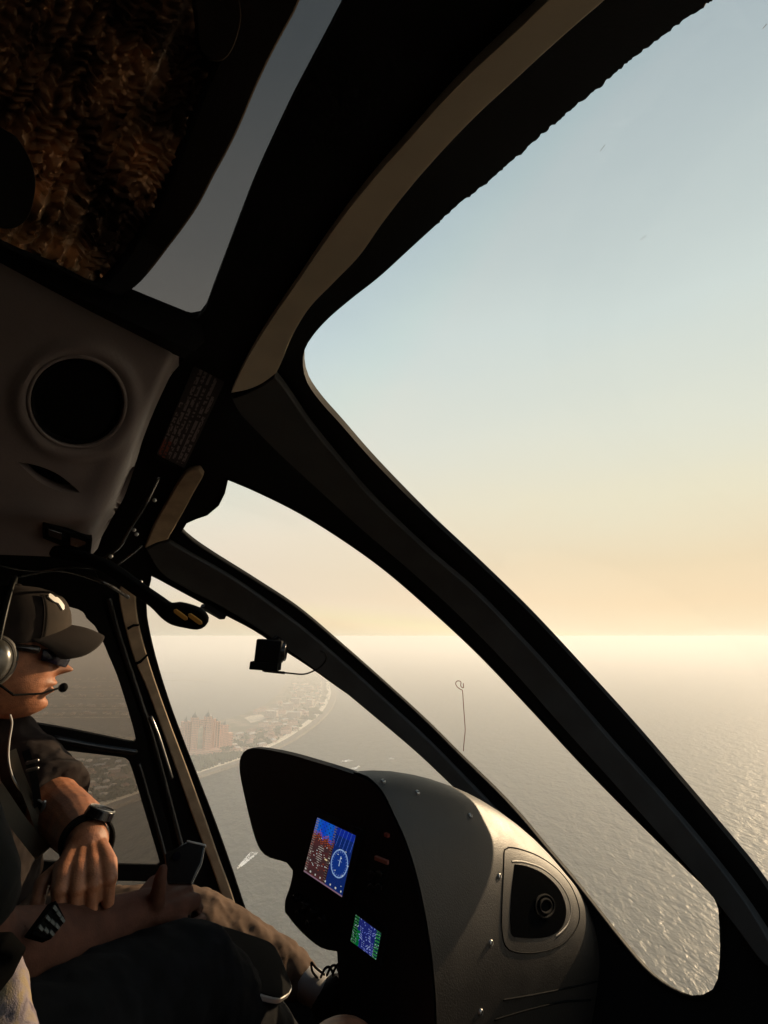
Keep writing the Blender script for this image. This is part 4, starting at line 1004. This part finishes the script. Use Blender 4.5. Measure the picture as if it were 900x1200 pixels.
# lagoon strips and sandy courts among the villas
for a, b, w in (((288, 868), (338, 858), 22), ((296, 860), (330, 852), 18), ((268, 878), (300, 874), 16)):
    ribbon('lagoon', [a, ((a[0] + b[0]) / 2, (a[1] + b[1]) / 2 - 1), b], w, M['sand'], 2.8)
for px in ([(262, 868), (280, 862), (300, 864), (306, 874), (290, 882), (270, 880)], [(222, 880), (238, 879), (244, 885), (230, 889)], [(176, 898), (200, 890), (206, 898), (190, 908)], [(286, 842), (306, 838), (312, 842), (294, 848)],
           [(80, 915), (110, 905), (130, 915), (100, 930)], [(330, 826), (342, 822), (346, 832), (334, 838)]):
    land('courtyard', px, M['sand'], 2.75, grid=40)
# fronds of the palm in the lagoon beyond, far coasts
def bandl(x0, x1, y, th, name='frond', wob=1.0):
    top_ = [(x, y - th / 2 + wob * noise.noise(Vector((x * .05, y, 0)))) for x in range(x0, x1 + 1, 12)]
    bot = [(x, y + th / 2 + wob * noise.noise(Vector((x * .05, y, 5)))) for x in range(x1, x0 - 1, -12)]
    return land(name, top_ + bot, M['land'], 2.5, grid=120)
for y, th in ((790, 1.6), (797, 2.0), (806, 2.4), (816, 3.0), (828, 3.6), (838, 3.0)): bandl(-240, 158, y, th)
bandl(182, 250, 797, 1.2); bandl(186, 216, 788, .9); bandl(190, 240, 773, 1.2, 'far_coast'); bandl(265, 330, 775, 1.6, 'far_coast'); bandl(300, 345, 767, 1.0, 'far_coast')
bandl(-240, 120, 777, 1.6, 'far_coast')
# sand edges of the fronds
for y in (799, 809, 819, 831, 841): ribbon('frond_beach', [(-240, y), (-60, y + .4), (158, y)], 10, M['sand'], 2.7)

# houses
M['wall_a'] = mat('cream_render', (.68, .58, .47), .85, var=.1, vscale=.3)
M['wall_b'] = mat('pink_render', (.62, .45, .37), .85, var=.1, vscale=.3)
M['roof_t'] = mat('terracotta_roof', (.25, .13, .09), .85, var=.2, vscale=.5)
M['roof_g'] = mat('pale_roof', (.58, .53, .47), .85, var=.15, vscale=.4)
M['win'] = mat('dark_window', (.03, .035, .04), .2)
def house_mesh(w, d, h, rh, seed):
    wall = MB(); X, Y = Vector((1, 0, 0)), Vector((0, 1, 0))
    wall.box((0, 0, h / 2), (X, Y, UP), (w, d, h)); wall.box((w * .35, d * .45, h * .3), (X, Y, UP), (w * .4, d * .4, h * .6))
    roof = MB(); e = .6; V = [(-w / 2 - e, -d / 2 - e, h + .01), (w / 2 + e, -d / 2 - e, h + .01), (w / 2 + e, d / 2 + e, h + .01), (-w / 2 - e, d / 2 + e, h + .01), (-w / 2 + d / 2, 0, h + rh), (w / 2 - d / 2, 0, h + rh)]
    roof.add(V, [(0, 1, 5, 4), (2, 3, 4, 5), (1, 2, 5), (3, 0, 4), (3, 2, 1, 0)])
    win = MB(); n = max(2, int(w / 4))
    for i in range(n):
        for s_ in (-1, 1):
            for zz in ([h * .3] if h < 5 else [h * .27, h * .72]): win.box((-w / 2 + (i + .5) * w / n, s_ * (d / 2 + .02), zz), (X, Y, UP), (1.5, .1, 1.5))
    return wall, roof, win
protos = []
for i, (w, d, h, rh, wm, rm) in enumerate(((18, 12, 7, 3, 'wall_a', 'roof_t'), (24, 13, 7.5, 2.6, 'wall_b', 'roof_g'), (15, 11, 4.5, 2.4, 'wall_a', 'roof_g'), (32, 15, 13, 3, 'wall_b', 'roof_t'))):
    wall, roof, win = house_mesh(w, d, h, rh, i)
    protos.append((wall, roof, win, wm, rm))
LBL_W = ['cream walled', 'pink walled', 'small cream walled', 'tall pink walled']; LBL_R = ['under a terracotta roof', 'under a pale roof', 'under a pale roof', 'under a terracotta roof']
made = {}
HG = {}
def place_house(k, p, rz, label, group):
    if k not in made:
        t = thing('villa', p, label, 'house', group)
        wall, roof, win, wm, rm = protos[k]
        for nm, mb_, mm in (('wall', wall, wm), ('roof', roof, rm)):
            me = bpy.data.meshes.new(nm); me.from_pydata([tuple(v) for v in mb_.v], [], mb_.f); me.materials.append(M[mm]); o = bpy.data.objects.new(nm, me); COL.objects.link(o); o.parent = t
        made[k] = t; t.rotation_euler = (0, 0, rz); return t
    s = made[k]; r_ = s.copy(); COL.objects.link(r_); r_.location = p; r_.rotation_euler = (0, 0, rz); tag(r_, label, 'house', group)
    for ch in s.children:
        c = ch.copy(); COL.objects.link(c); c.parent = r_
    return r_
random.seed(11)
def scatter(poly, n, group, where, ks=(0, 1, 2), gap=24):
    pts = [G(*p) for p in poly]; l2 = [(p.x, p.y) for p in pts]; x0, x1 = min(p[0] for p in l2), max(p[0] for p in l2); y0, y1 = min(p[1] for p in l2), max(p[1] for p in l2)
    got = []; tries = 0
    while len(got) < n and tries < 4000:
        tries += 1; q = (random.uniform(x0, x1), random.uniform(y0, y1))
        if not inside(q, l2) or any(math.dist(q, g) < gap for g in got + USED): continue
        got.append(q); k = random.choice(ks)
        place_house(k, (q[0], q[1], SEA + 2.5), random.uniform(-.3, .3) + random.choice((.5, 2.07)), LBL_W[k] + ' villa ' + LBL_R[k] + ' ' + where, group + [' (cream, terracotta)', ' (pink, pale)', ' (small, pale)', ' (tall, pink)'][k])
    USED.extend(got)
USED = [tuple(G(238, 876)[:2])]
scatter([(170, 892), (205, 886), (212, 897), (190, 912), (174, 918)], 14, 'villas near the coast road', 'by the coast road left of the console', gap=26)
scatter([(266, 866), (300, 858), (345, 850), (352, 856), (318, 872), (284, 884), (262, 884)], 34, 'villas right of the hotel', 'on the land right of the hotel', ks=(0, 1, 3), gap=30)
scatter([(290, 840), (336, 822), (345, 800), (378, 806), (378, 830), (352, 848), (300, 856)], 60, 'villas on the far bend', 'on the far bend of the island', ks=(0, 1, 3), gap=34)
scatter([(64, 890), (140, 895), (150, 925), (90, 945), (70, 940)], 40, 'villas seen through the door window', 'seen through the lower door window', gap=26)
for y in (797, 806, 816, 828, 838):
    scatter([(30, y - 1.2), (152, y - 1.2), (152, y + 1.4), (30, y + 1.4)], 18, 'villas on the fronds', 'on a strip of land beyond the pilot', ks=(0, 1, 2), gap=30)

# hotel with twin towers joined over a pointed arch

def facade(name, wall, win, fx=5.0, fz=4.2, amount=.55):
    m = mat(name, wall, .8); N, L = m.node_tree.nodes, m.node_tree.links; b = [n for n in N if n.type == 'BSDF_PRINCIPLED'][0]; tc = [n for n in N if n.type == 'TEX_COORD'][0]
    sp = N.new('ShaderNodeSeparateXYZ'); L.new(tc.outputs['Object'], sp.inputs[0])
    ad = N.new('ShaderNodeMath'); ad.operation = 'ADD'; L.new(sp.outputs[0], ad.inputs[0]); L.new(sp.outputs[1], ad.inputs[1])
    def band(src, f, th):
        d = N.new('ShaderNodeMath'); d.operation = 'DIVIDE'; d.inputs[1].default_value = f; L.new(src, d.inputs[0])
        fr = N.new('ShaderNodeMath'); fr.operation = 'FRACT'; L.new(d.outputs[0], fr.inputs[0])
        g = N.new('ShaderNodeMath'); g.operation = 'GREATER_THAN'; g.inputs[1].default_value = th; L.new(fr.outputs[0], g.inputs[0]); return g
    a, c = band(ad.outputs[0], fx, .5), band(sp.outputs[2], fz, .5)
    mu = N.new('ShaderNodeMath'); mu.operation = 'MULTIPLY'; L.new(a.outputs[0], mu.inputs[0]); L.new(c.outputs[0], mu.inputs[1])
    mx = N.new('ShaderNodeMixRGB'); mx.inputs[1].default_value = (*wall, 1); mx.inputs[2].default_value = (*win, 1); L.new(mu.outputs[0], mx.inputs[0]); L.new(mx.outputs[0], b.inputs['Base Color']); return m
M['hotel'] = facade('salmon_stone', (.76, .46, .34), (.08, .055, .05))
M['block_a'] = facade('pale_block_facade', (.48, .40, .34), (.10, .10, .10), 5, 3.6)
M['hotel_dark'] = mat('shaded_window_band', (.20, .13, .11), .6)
M['dome'] = mat('turquoise_grey_roof', (.10, .12, .13), .6)
hb = G(238, 884); hb.z = SEA + 2.5
dist = math.hypot(hb.x, hb.y); m_px = ray(238, 884); mpp = (hb.length / m_px.length) / FOC         # metres per pixel there
view = Vector((hb.x, hb.y, 0)).normalized(); side = Vector((view.y, -view.x, 0)); side = Matrix.Rotation(R(14), 3, 'Z') @ side; dep = Vector((-side.y, side.x, 0))
hotel = thing('hotel', hb, 'large salmon stone hotel with twin towers, an arch between them and small spires', 'hotel')
def hbox(name, px0, px1, h0, h1, dd, doff=0, m='hotel', parent=hotel, windows=True):
    x0, x1 = (px0 - 238) * mpp * 1.0, (px1 - 238) * mpp * 1.0
    c = hb + side * ((x0 + x1) / 2) + dep * doff + UP * ((h0 + h1) / 2)
    mb = MB(); mb.box(c, (side, dep, UP), (x1 - x0, dd, h1 - h0)); o = obj(name, mb, M[m], parent)
    return o
H = 92
hbox('tower', 221, 228.5, 0, H, 24, -10); hbox('tower', 236.5, 243.5, 0, H, 24, -10)
# arch bridge between towers
AR = MB(); x0, x1 = (228.5 - 238) * mpp, (236.5 - 238) * mpp; pts = [(x0, H * .92), (x0, H * .66)]
for i in range(1, 9):
    q = i / 9; pts.append((x0 + (x1 - x0) * q, H * .66 + 11 * (1 - abs(2 * q - 1) ** 1.6)))
pts += [(x1, H * .66), (x1, H * .92)]
AR.rings([[hb + side * a - dep * 18 + UP * b for a, b in pts], [hb + side * a - dep * 4 + UP * b for a, b in pts]]); obj('arch_bridge', AR, M['hotel'], hotel)
hbox('wing', 212, 221, 0, H * .88, 26, 6); hbox('wing', 243.5, 250, 0, H * .88, 26, 6); hbox('wing', 250, 256.5, 0, H * .80, 24, 12); hbox('wing', 256.5, 262, 0, H * .58, 22, 24)
hbox('wing', 262, 269, 0, H * .68, 22, 30); hbox('wing', 269, 276, 0, H * .42, 20, 38); hbox('wing', 202, 212, 0, H * .74, 24, 14); hbox('wing', 192, 202, 0, H * .6, 24, 26); hbox('podium', 214, 254, 0, 12, 46, -24)
for pz in (213.5, 217, 245.5, 248.5, 252, 255): hbox('pier', pz - .7, pz + .7, 0, H * (.92 if pz < 250 else .83), 8, -9 if pz < 250 else -2)
def dome(px, h, r, doff=-8, spire=14, name='dome'):
    c = hb + side * ((px - 238) * mpp) + dep * doff + UP * h; mb = MB(); rr = []
    for q, z in ((1, 0), (1.02, .2), (.92, .55), (.66, .95), (.34, 1.3), (.12, 1.7), (.03, 2.6)):
        rr.append([c + (side * math.cos(a) + dep * math.sin(a)) * r * q + UP * z * r for a in [2 * math.pi * j / 14 for j in range(14)]])
    mb.rings(rr); return obj(name, mb, M['dome'], hotel)
for px, h, r in ((216.5, H * .88, 6), (224.7, H, 7), (240, H, 7), (246.7, H * .88, 5.5), (253.2, H * .80, 5), (265.5, H * .68, 5.5), (207, H * .74, 5)): dome(px, h, r, doff={216.5: 6, 246.7: 6, 253.2: 12, 265.5: 30, 207: 14}.get(px, -8))
# apartment blocks on the far bend
for i, (x, y, h, w) in enumerate(((337, 833, 26, 40), (346, 828, 30, 36), (352, 818, 34, 30), (360, 812, 30, 34), (318, 842, 24, 46), (345, 842, 20, 50), (363, 828, 26, 30))):
    p = G(x, y); p.z = SEA + 2.5; t = thing('apartment_block', p, ['pale hotel block nearest the lagoon strips', 'hazy slab block behind the lagoon', 'tallest hazy block on the far bend', 'hazy block near the tip of the bend', 'low pale block left of the lagoon', 'long low block on the coast road', 'hazy block above the outer coast road'][i], 'building', 'blocks on the far bend')
    rz = random.uniform(-.4, .4); a_ = Vector((math.cos(rz), math.sin(rz), 0)); b_ = Vector((-a_.y, a_.x, 0))
    mb = MB(); mb.box(p + UP * h / 2, (a_, b_, UP), (w, 18, h)); obj('wall', mb, M['block_a'], t)
    mb = MB(); mb.box(p + UP * (h + .8), (a_, b_, UP), (w + 1, 19, 1.5)); obj('roof', mb, M['roof_g'], t)
# tree cover as one mass
M['leaf'] = mat('tree_foliage', (.032, .050, .024), .8, var=.35, vscale=.08)
TRS = MB(); random.seed(5); isl2 = [tuple(G(*p)[:2]) for p in smooth(ISL, 9)]
def trees(poly, n):
    pts = [G(*p) for p in poly]; l2 = [(p.x, p.y) for p in pts]; x0, x1 = min(p[0] for p in l2), max(p[0] for p in l2); y0, y1 = min(p[1] for p in l2), max(p[1] for p in l2); k = 0; tries = 0
    while k < n and tries < n * 12:
        tries += 1; q = (random.uniform(x0, x1), random.uniform(y0, y1))
        if not inside(q, l2) or noise.noise(Vector((q[0] * .012, q[1] * .012, 0))) < -.12: continue
        if any(math.dist(q, u) < 11 for u in USED[1:]): continue
        k += 1; r = random.uniform(2.2, 5.0); h = random.uniform(5, 9); c = Vector((q[0], q[1], SEA + 2.5)); V = [c + UP * h * 1.15]; m = 6; a0 = random.random() * 6
        for z, s_ in ((.85, .7), (.55, 1.0), (.2, .6)):
            V += [c + Vector((math.cos(a0 + 6.283 * j / m) * r * s_ * random.uniform(.7, 1.2), math.sin(a0 + 6.283 * j / m) * r * s_ * random.uniform(.7, 1.2), h * z * random.uniform(.9, 1.1))) for j in range(m)]
        F = [(0, 1 + j, 1 + (j + 1) % m) for j in range(m)]
        for L_ in range(2): F += [(1 + L_ * m + j, 1 + (L_ + 1) * m + j, 1 + (L_ + 1) * m + (j + 1) % m, 1 + L_ * m + (j + 1) % m) for j in range(m)]
        TRS.add(V, F)
trees([(176, 894), (250, 886), (300, 872), (300, 884), (228, 908), (172, 926)], 900)
trees([(246, 870), (345, 848), (370, 830), (378, 838), (320, 872), (260, 890)], 900)
trees([(62, 890), (145, 893), (160, 930), (60, 965)], 900)
trees([(150, 874), (215, 862), (225, 872), (175, 885)], 250)
trees([(330, 822), (345, 790), (385, 796), (385, 825), (350, 845)], 500)
tag(obj('tree_cover', TRS, M['leaf'], shade=False), 'dark green trees and palms covering the island gardens', 'trees', kind='stuff')

# boats
M['hull_w'] = mat('white_boat_hull', (.75, .73, .70), .4)
M['foam'] = mat('foam', (.88, .88, .87), .9, bump=.6, bscale=.8, bdist=.3)
def boat(px, py, hx, hy, length, label, wake=0, group='boats on the open water'):
    p = G(px, py); q = G(hx, hy); d = (q - p); d.z = 0; d.normalize(); s_ = Vector((-d.y, d.x, 0)); L_ = length; w = L_ * .30
    t = thing('boat', p, label, 'boat', group)
    mb = MB(); rr = []
    for k_, ww, zz in ((-.5, .85, 0), (-.2, 1, 0), (.15, .95, .02), (.38, .55, .06), (.5, .06, .12)):
        c = p + d * k_ * L_
        rr.append([c + s_ * w / 2 * ww + UP * (L_ * .14 + zz * L_ * .3), c + s_ * w / 2 * ww * .7 - UP * .3, c - s_ * w / 2 * ww * .7 - UP * .3, c - s_ * w / 2 * ww + UP * (L_ * .14 + zz * L_ * .3)])
    mb.rings(rr); obj('hull', mb, M['hull_w'], t)
    mb = MB(); mb.box(p - d * L_ * .05 + UP * L_ * .2, (d, s_, UP), (L_ * .34, w * .6, L_ * .13)); obj('cabin', mb, M['hull_w'], t, mods=BEV(.2))
    mb = MB(); mb.box(p + d * L_ * .13 + UP * L_ * .2, (d, s_, UP), (L_ * .04, w * .55, L_ * .08)); obj('windscreen', mb, M['win'], t)
    if wake:
        mb = MB(); V = []; F = []
        n = 60
        random.seed(int(px))
        for i in range(n + 1):
            u = i / n; half = w * (.9 + 1.3 * u ** .6) * (1 + .25 * noise.noise(Vector((i * .7, px, 0)))); c = p - d * (L_ * .4 + u * wake)
            for j in range(13):
                v = j / 12 * 2 - 1; hgt = .05 + .5 * (1 - u) * abs(noise.noise(Vector((i * .9, j * .9, px)))); V.append(c + s_ * half * v + UP * hgt)
        for i in range(n):
            for j in range(12):
                e = abs(j - 5.5) / 6; keep = noise.noise(Vector((i * .35, j * .8, px * 3))) + .9 - .75 * (i / n) - .25 * (1 - e) * (i / n > .3)
                if keep > .22 + .25 * noise.noise(Vector((i * 1.1, j * 1.6, px))): F.append((i * 13 + j, i * 13 + j + 1, (i + 1) * 13 + j + 1, (i + 1) * 13 + j))
        mb.add(V, F); tag(obj('wake', mb, M['foam'], shade=False), 'white foam wake trailing behind the speedboat' if wake > 30 else 'faint foam trail behind a distant boat', 'wake', kind='stuff')
boat(279.5, 1017, 260, 1036, 9, 'small white speedboat at the head of a long foam wake', wake=52, group=None)
for i, (x, y, hx, hy, L_, wk, lb) in enumerate(((401, 893, 380, 898, 13, 26, 'boat just above the console hood, leftmost of the open water boats'), (420, 899, 440, 893, 12, 18, 'boat right of the leftmost open water boat'), (446, 906, 470, 902, 11, 0, 'boat just above the foremost screw of the console cover'),
                                (459, 890, 480, 892, 14, 0, 'boat farthest out among the open water boats'), (384, 905, 360, 912, 10, 14, 'boat nearest the coast road'))): boat(x, y, hx, hy, L_, lb, wk)

# ------------------------------------------------------------------ air, sky, sun, camera
hz_ = bpy.data.materials.new('haze_air'); nt, N, L = nodes(hz_)
out = N.new('ShaderNodeOutputMaterial'); pv = N.new('ShaderNodeVolumePrincipled'); L.new(pv.outputs[0], out.inputs['Volume'])
pv.inputs['Color'].default_value = (.985, .985, .975, 1); pv.inputs['Density'].default_value = 3.2e-4; pv.inputs['Anisotropy'].default_value = .2
mb = MB(); mb.box((0, 0, (SEA - 4 + 1.5) / 2), (Vector((1, 0, 0)), Vector((0, 1, 0)), UP), (2 * W_ + 400, 2 * W_ + 400, 1.5 - SEA + 4))
tag(obj('haze', mb, hz_, shade=False), kind='stuff')

w = bpy.data.worlds.new('World'); SC.world = w; w.use_nodes = True; nt = w.node_tree; N, L = nt.nodes, nt.links; N.clear()
out = N.new('ShaderNodeOutputWorld'); add = N.new('ShaderNodeAddShader'); L.new(add.outputs[0], out.inputs[0])
sky = N.new('ShaderNodeTexSky'); sky.sky_type = 'NISHITA'; sky.sun_disc = False; sky.sun_elevation = SUN_EL; sky.sun_rotation = SUN_AZ; sky.dust_density = 4; sky.air_density = 1; sky.altitude = 300
bg1 = N.new('ShaderNodeBackground'); bg1.inputs[1].default_value = .05; dk = N.new('ShaderNodeMixRGB'); dk.blend_type = 'DARKEN'; dk.inputs[0].default_value = 1; dk.inputs[2].default_value = (3.0, 2.9, 2.6, 1); L.new(sky.outputs[0], dk.inputs[1]); L.new(dk.outputs[0], bg1.inputs[0]); L.new(bg1.outputs[0], add.inputs[0])
bg2 = N.new('ShaderNodeBackground'); bg2.inputs[1].default_value = .735; L.new(bg2.outputs[0], add.inputs[1])
tc = N.new('ShaderNodeTexCoord'); sx = N.new('ShaderNodeSeparateXYZ'); L.new(tc.outputs['Generated'], sx.inputs[0])
def ramp(cols):
    r = N.new('ShaderNodeValToRGB'); cr = r.color_ramp; cr.interpolation = 'B_SPLINE' if False else 'EASE'
    cr.elements[0].position = cols[0][0]; cr.elements[0].color = (*cols[0][1], 1); cr.elements[1].position = cols[-1][0]; cr.elements[1].color = (*cols[-1][1], 1)
    for p, c in cols[1:-1]: cr.elements.new(p).color = (*c, 1)
    L.new(sx.outputs[2], r.inputs[0]); cr.interpolation = 'LINEAR'; return r
COOL = [(0.0, (.70, .63, .51)), (.03, (.63, .56, .47)), (.08, (.60, .53, .46)), (.18, (.68, .59, .51)), (.30, (.62, .60, .56)), (.46, (.50, .57, .59)), (.8, (.205, .295, .36)), (1.0, (.13, .21, .28))]
WARM = [(0.0, (1.0, .84, .56)), (.022, (.92, .72, .44)), (.06, (.87, .64, .37)), (.12, (.78, .61, .37)), (.22, (.73, .67, .48)), (.34, (.64, .66, .56)), (.5, (.50, .59, .58)), (.8, (.205, .295, .36)), (1.0, (.13, .21, .28))]
r1, r2 = ramp(COOL), ramp(WARM)
nrm = N.new('ShaderNodeVectorMath'); nrm.operation = 'MULTIPLY'; nrm.inputs[1].default_value = (1, 1, 0); L.new(tc.outputs['Generated'], nrm.inputs[0])
nn_ = N.new('ShaderNodeVectorMath'); nn_.operation = 'NORMALIZE'; L.new(nrm.outputs[0], nn_.inputs[0])
dt = N.new('ShaderNodeVectorMath'); dt.operation = 'DOT_PRODUCT'; dt.inputs[1].default_value = (math.sin(SUN_AZ), math.cos(SUN_AZ), 0); L.new(nn_.outputs[0], dt.inputs[0])
mr = N.new('ShaderNodeMapRange'); mr.inputs[1].default_value = .15; mr.inputs[2].default_value = .95; L.new(dt.outputs['Value'], mr.inputs[0])
mx = N.new('ShaderNodeMixRGB'); mpn = N.new('ShaderNodeMapping'); mpn.inputs['Scale'].default_value = (2.2, 2.2, 7.0); L.new(tc.outputs['Generated'], mpn.inputs[0])
nz = N.new('ShaderNodeTexNoise'); nz.inputs['Scale'].default_value = 1.6; nz.inputs['Detail'].default_value = 6; nz.inputs['Roughness'].default_value = .55; L.new(mpn.outputs[0], nz.inputs['Vector'])
ns = N.new('ShaderNodeMath'); ns.operation = 'MULTIPLY_ADD'; ns.inputs[1].default_value = .07; ns.inputs[2].default_value = -.035; L.new(nz.outputs[0], ns.inputs[0])
za = N.new('ShaderNodeMath'); za.operation = 'ADD'; L.new(sx.outputs[2], za.inputs[0]); L.new(ns.outputs[0], za.inputs[1])
for r_n in (r1, r2): L.new(za.outputs[0], r_n.inputs[0])
L.new(mr.outputs[0], mx.inputs[0]); L.new(r1.outputs[0], mx.inputs[1]); L.new(r2.outputs[0], mx.inputs[2]); L.new(mx.outputs[0], bg2.inputs[0])

sd = bpy.data.lights.new('sun', 'SUN'); sd.energy = 5.0; sd.angle = R(.6); sd.color = (1.0, .745, .465)
so = bpy.data.objects.new('sun', sd); COL.objects.link(so)
dv = Vector((math.sin(SUN_AZ) * math.cos(SUN_EL), math.cos(SUN_AZ) * math.cos(SUN_EL), math.sin(SUN_EL)))
so.rotation_euler = dv.to_track_quat('Z', 'Y').to_euler(); so.location = (0, 0, 50)

cd = bpy.data.cameras.new('camera'); cd.sensor_fit = 'VERTICAL'; cd.sensor_height = 24; cd.lens = FOC / 1200 * 24; cd.clip_start = .02; cd.clip_end = 120000
co = bpy.data.objects.new('camera', cd); COL.objects.link(co); co.rotation_euler = (R(90) + PITCH, 0, 0); SC.camera = co

SC.view_settings.view_transform = 'Standard'; SC.view_settings.look = 'None'; SC.view_settings.gamma = 1; SC.view_settings.exposure = .38; SC.view_settings.use_curve_mapping = False
SC.render.engine = 'CYCLES'; cy = SC.cycles; cy.use_denoising = True
try: cy.denoiser = 'OPENIMAGEDENOISE'
except Exception: pass
cy.volume_bounces = 5; cy.max_bounces = 8; cy.transparent_max_bounces = 16; cy.caustics_reflective = False; cy.caustics_refractive = False; cy.sample_clamp_indirect = 4; cy.diffuse_bounces = 3
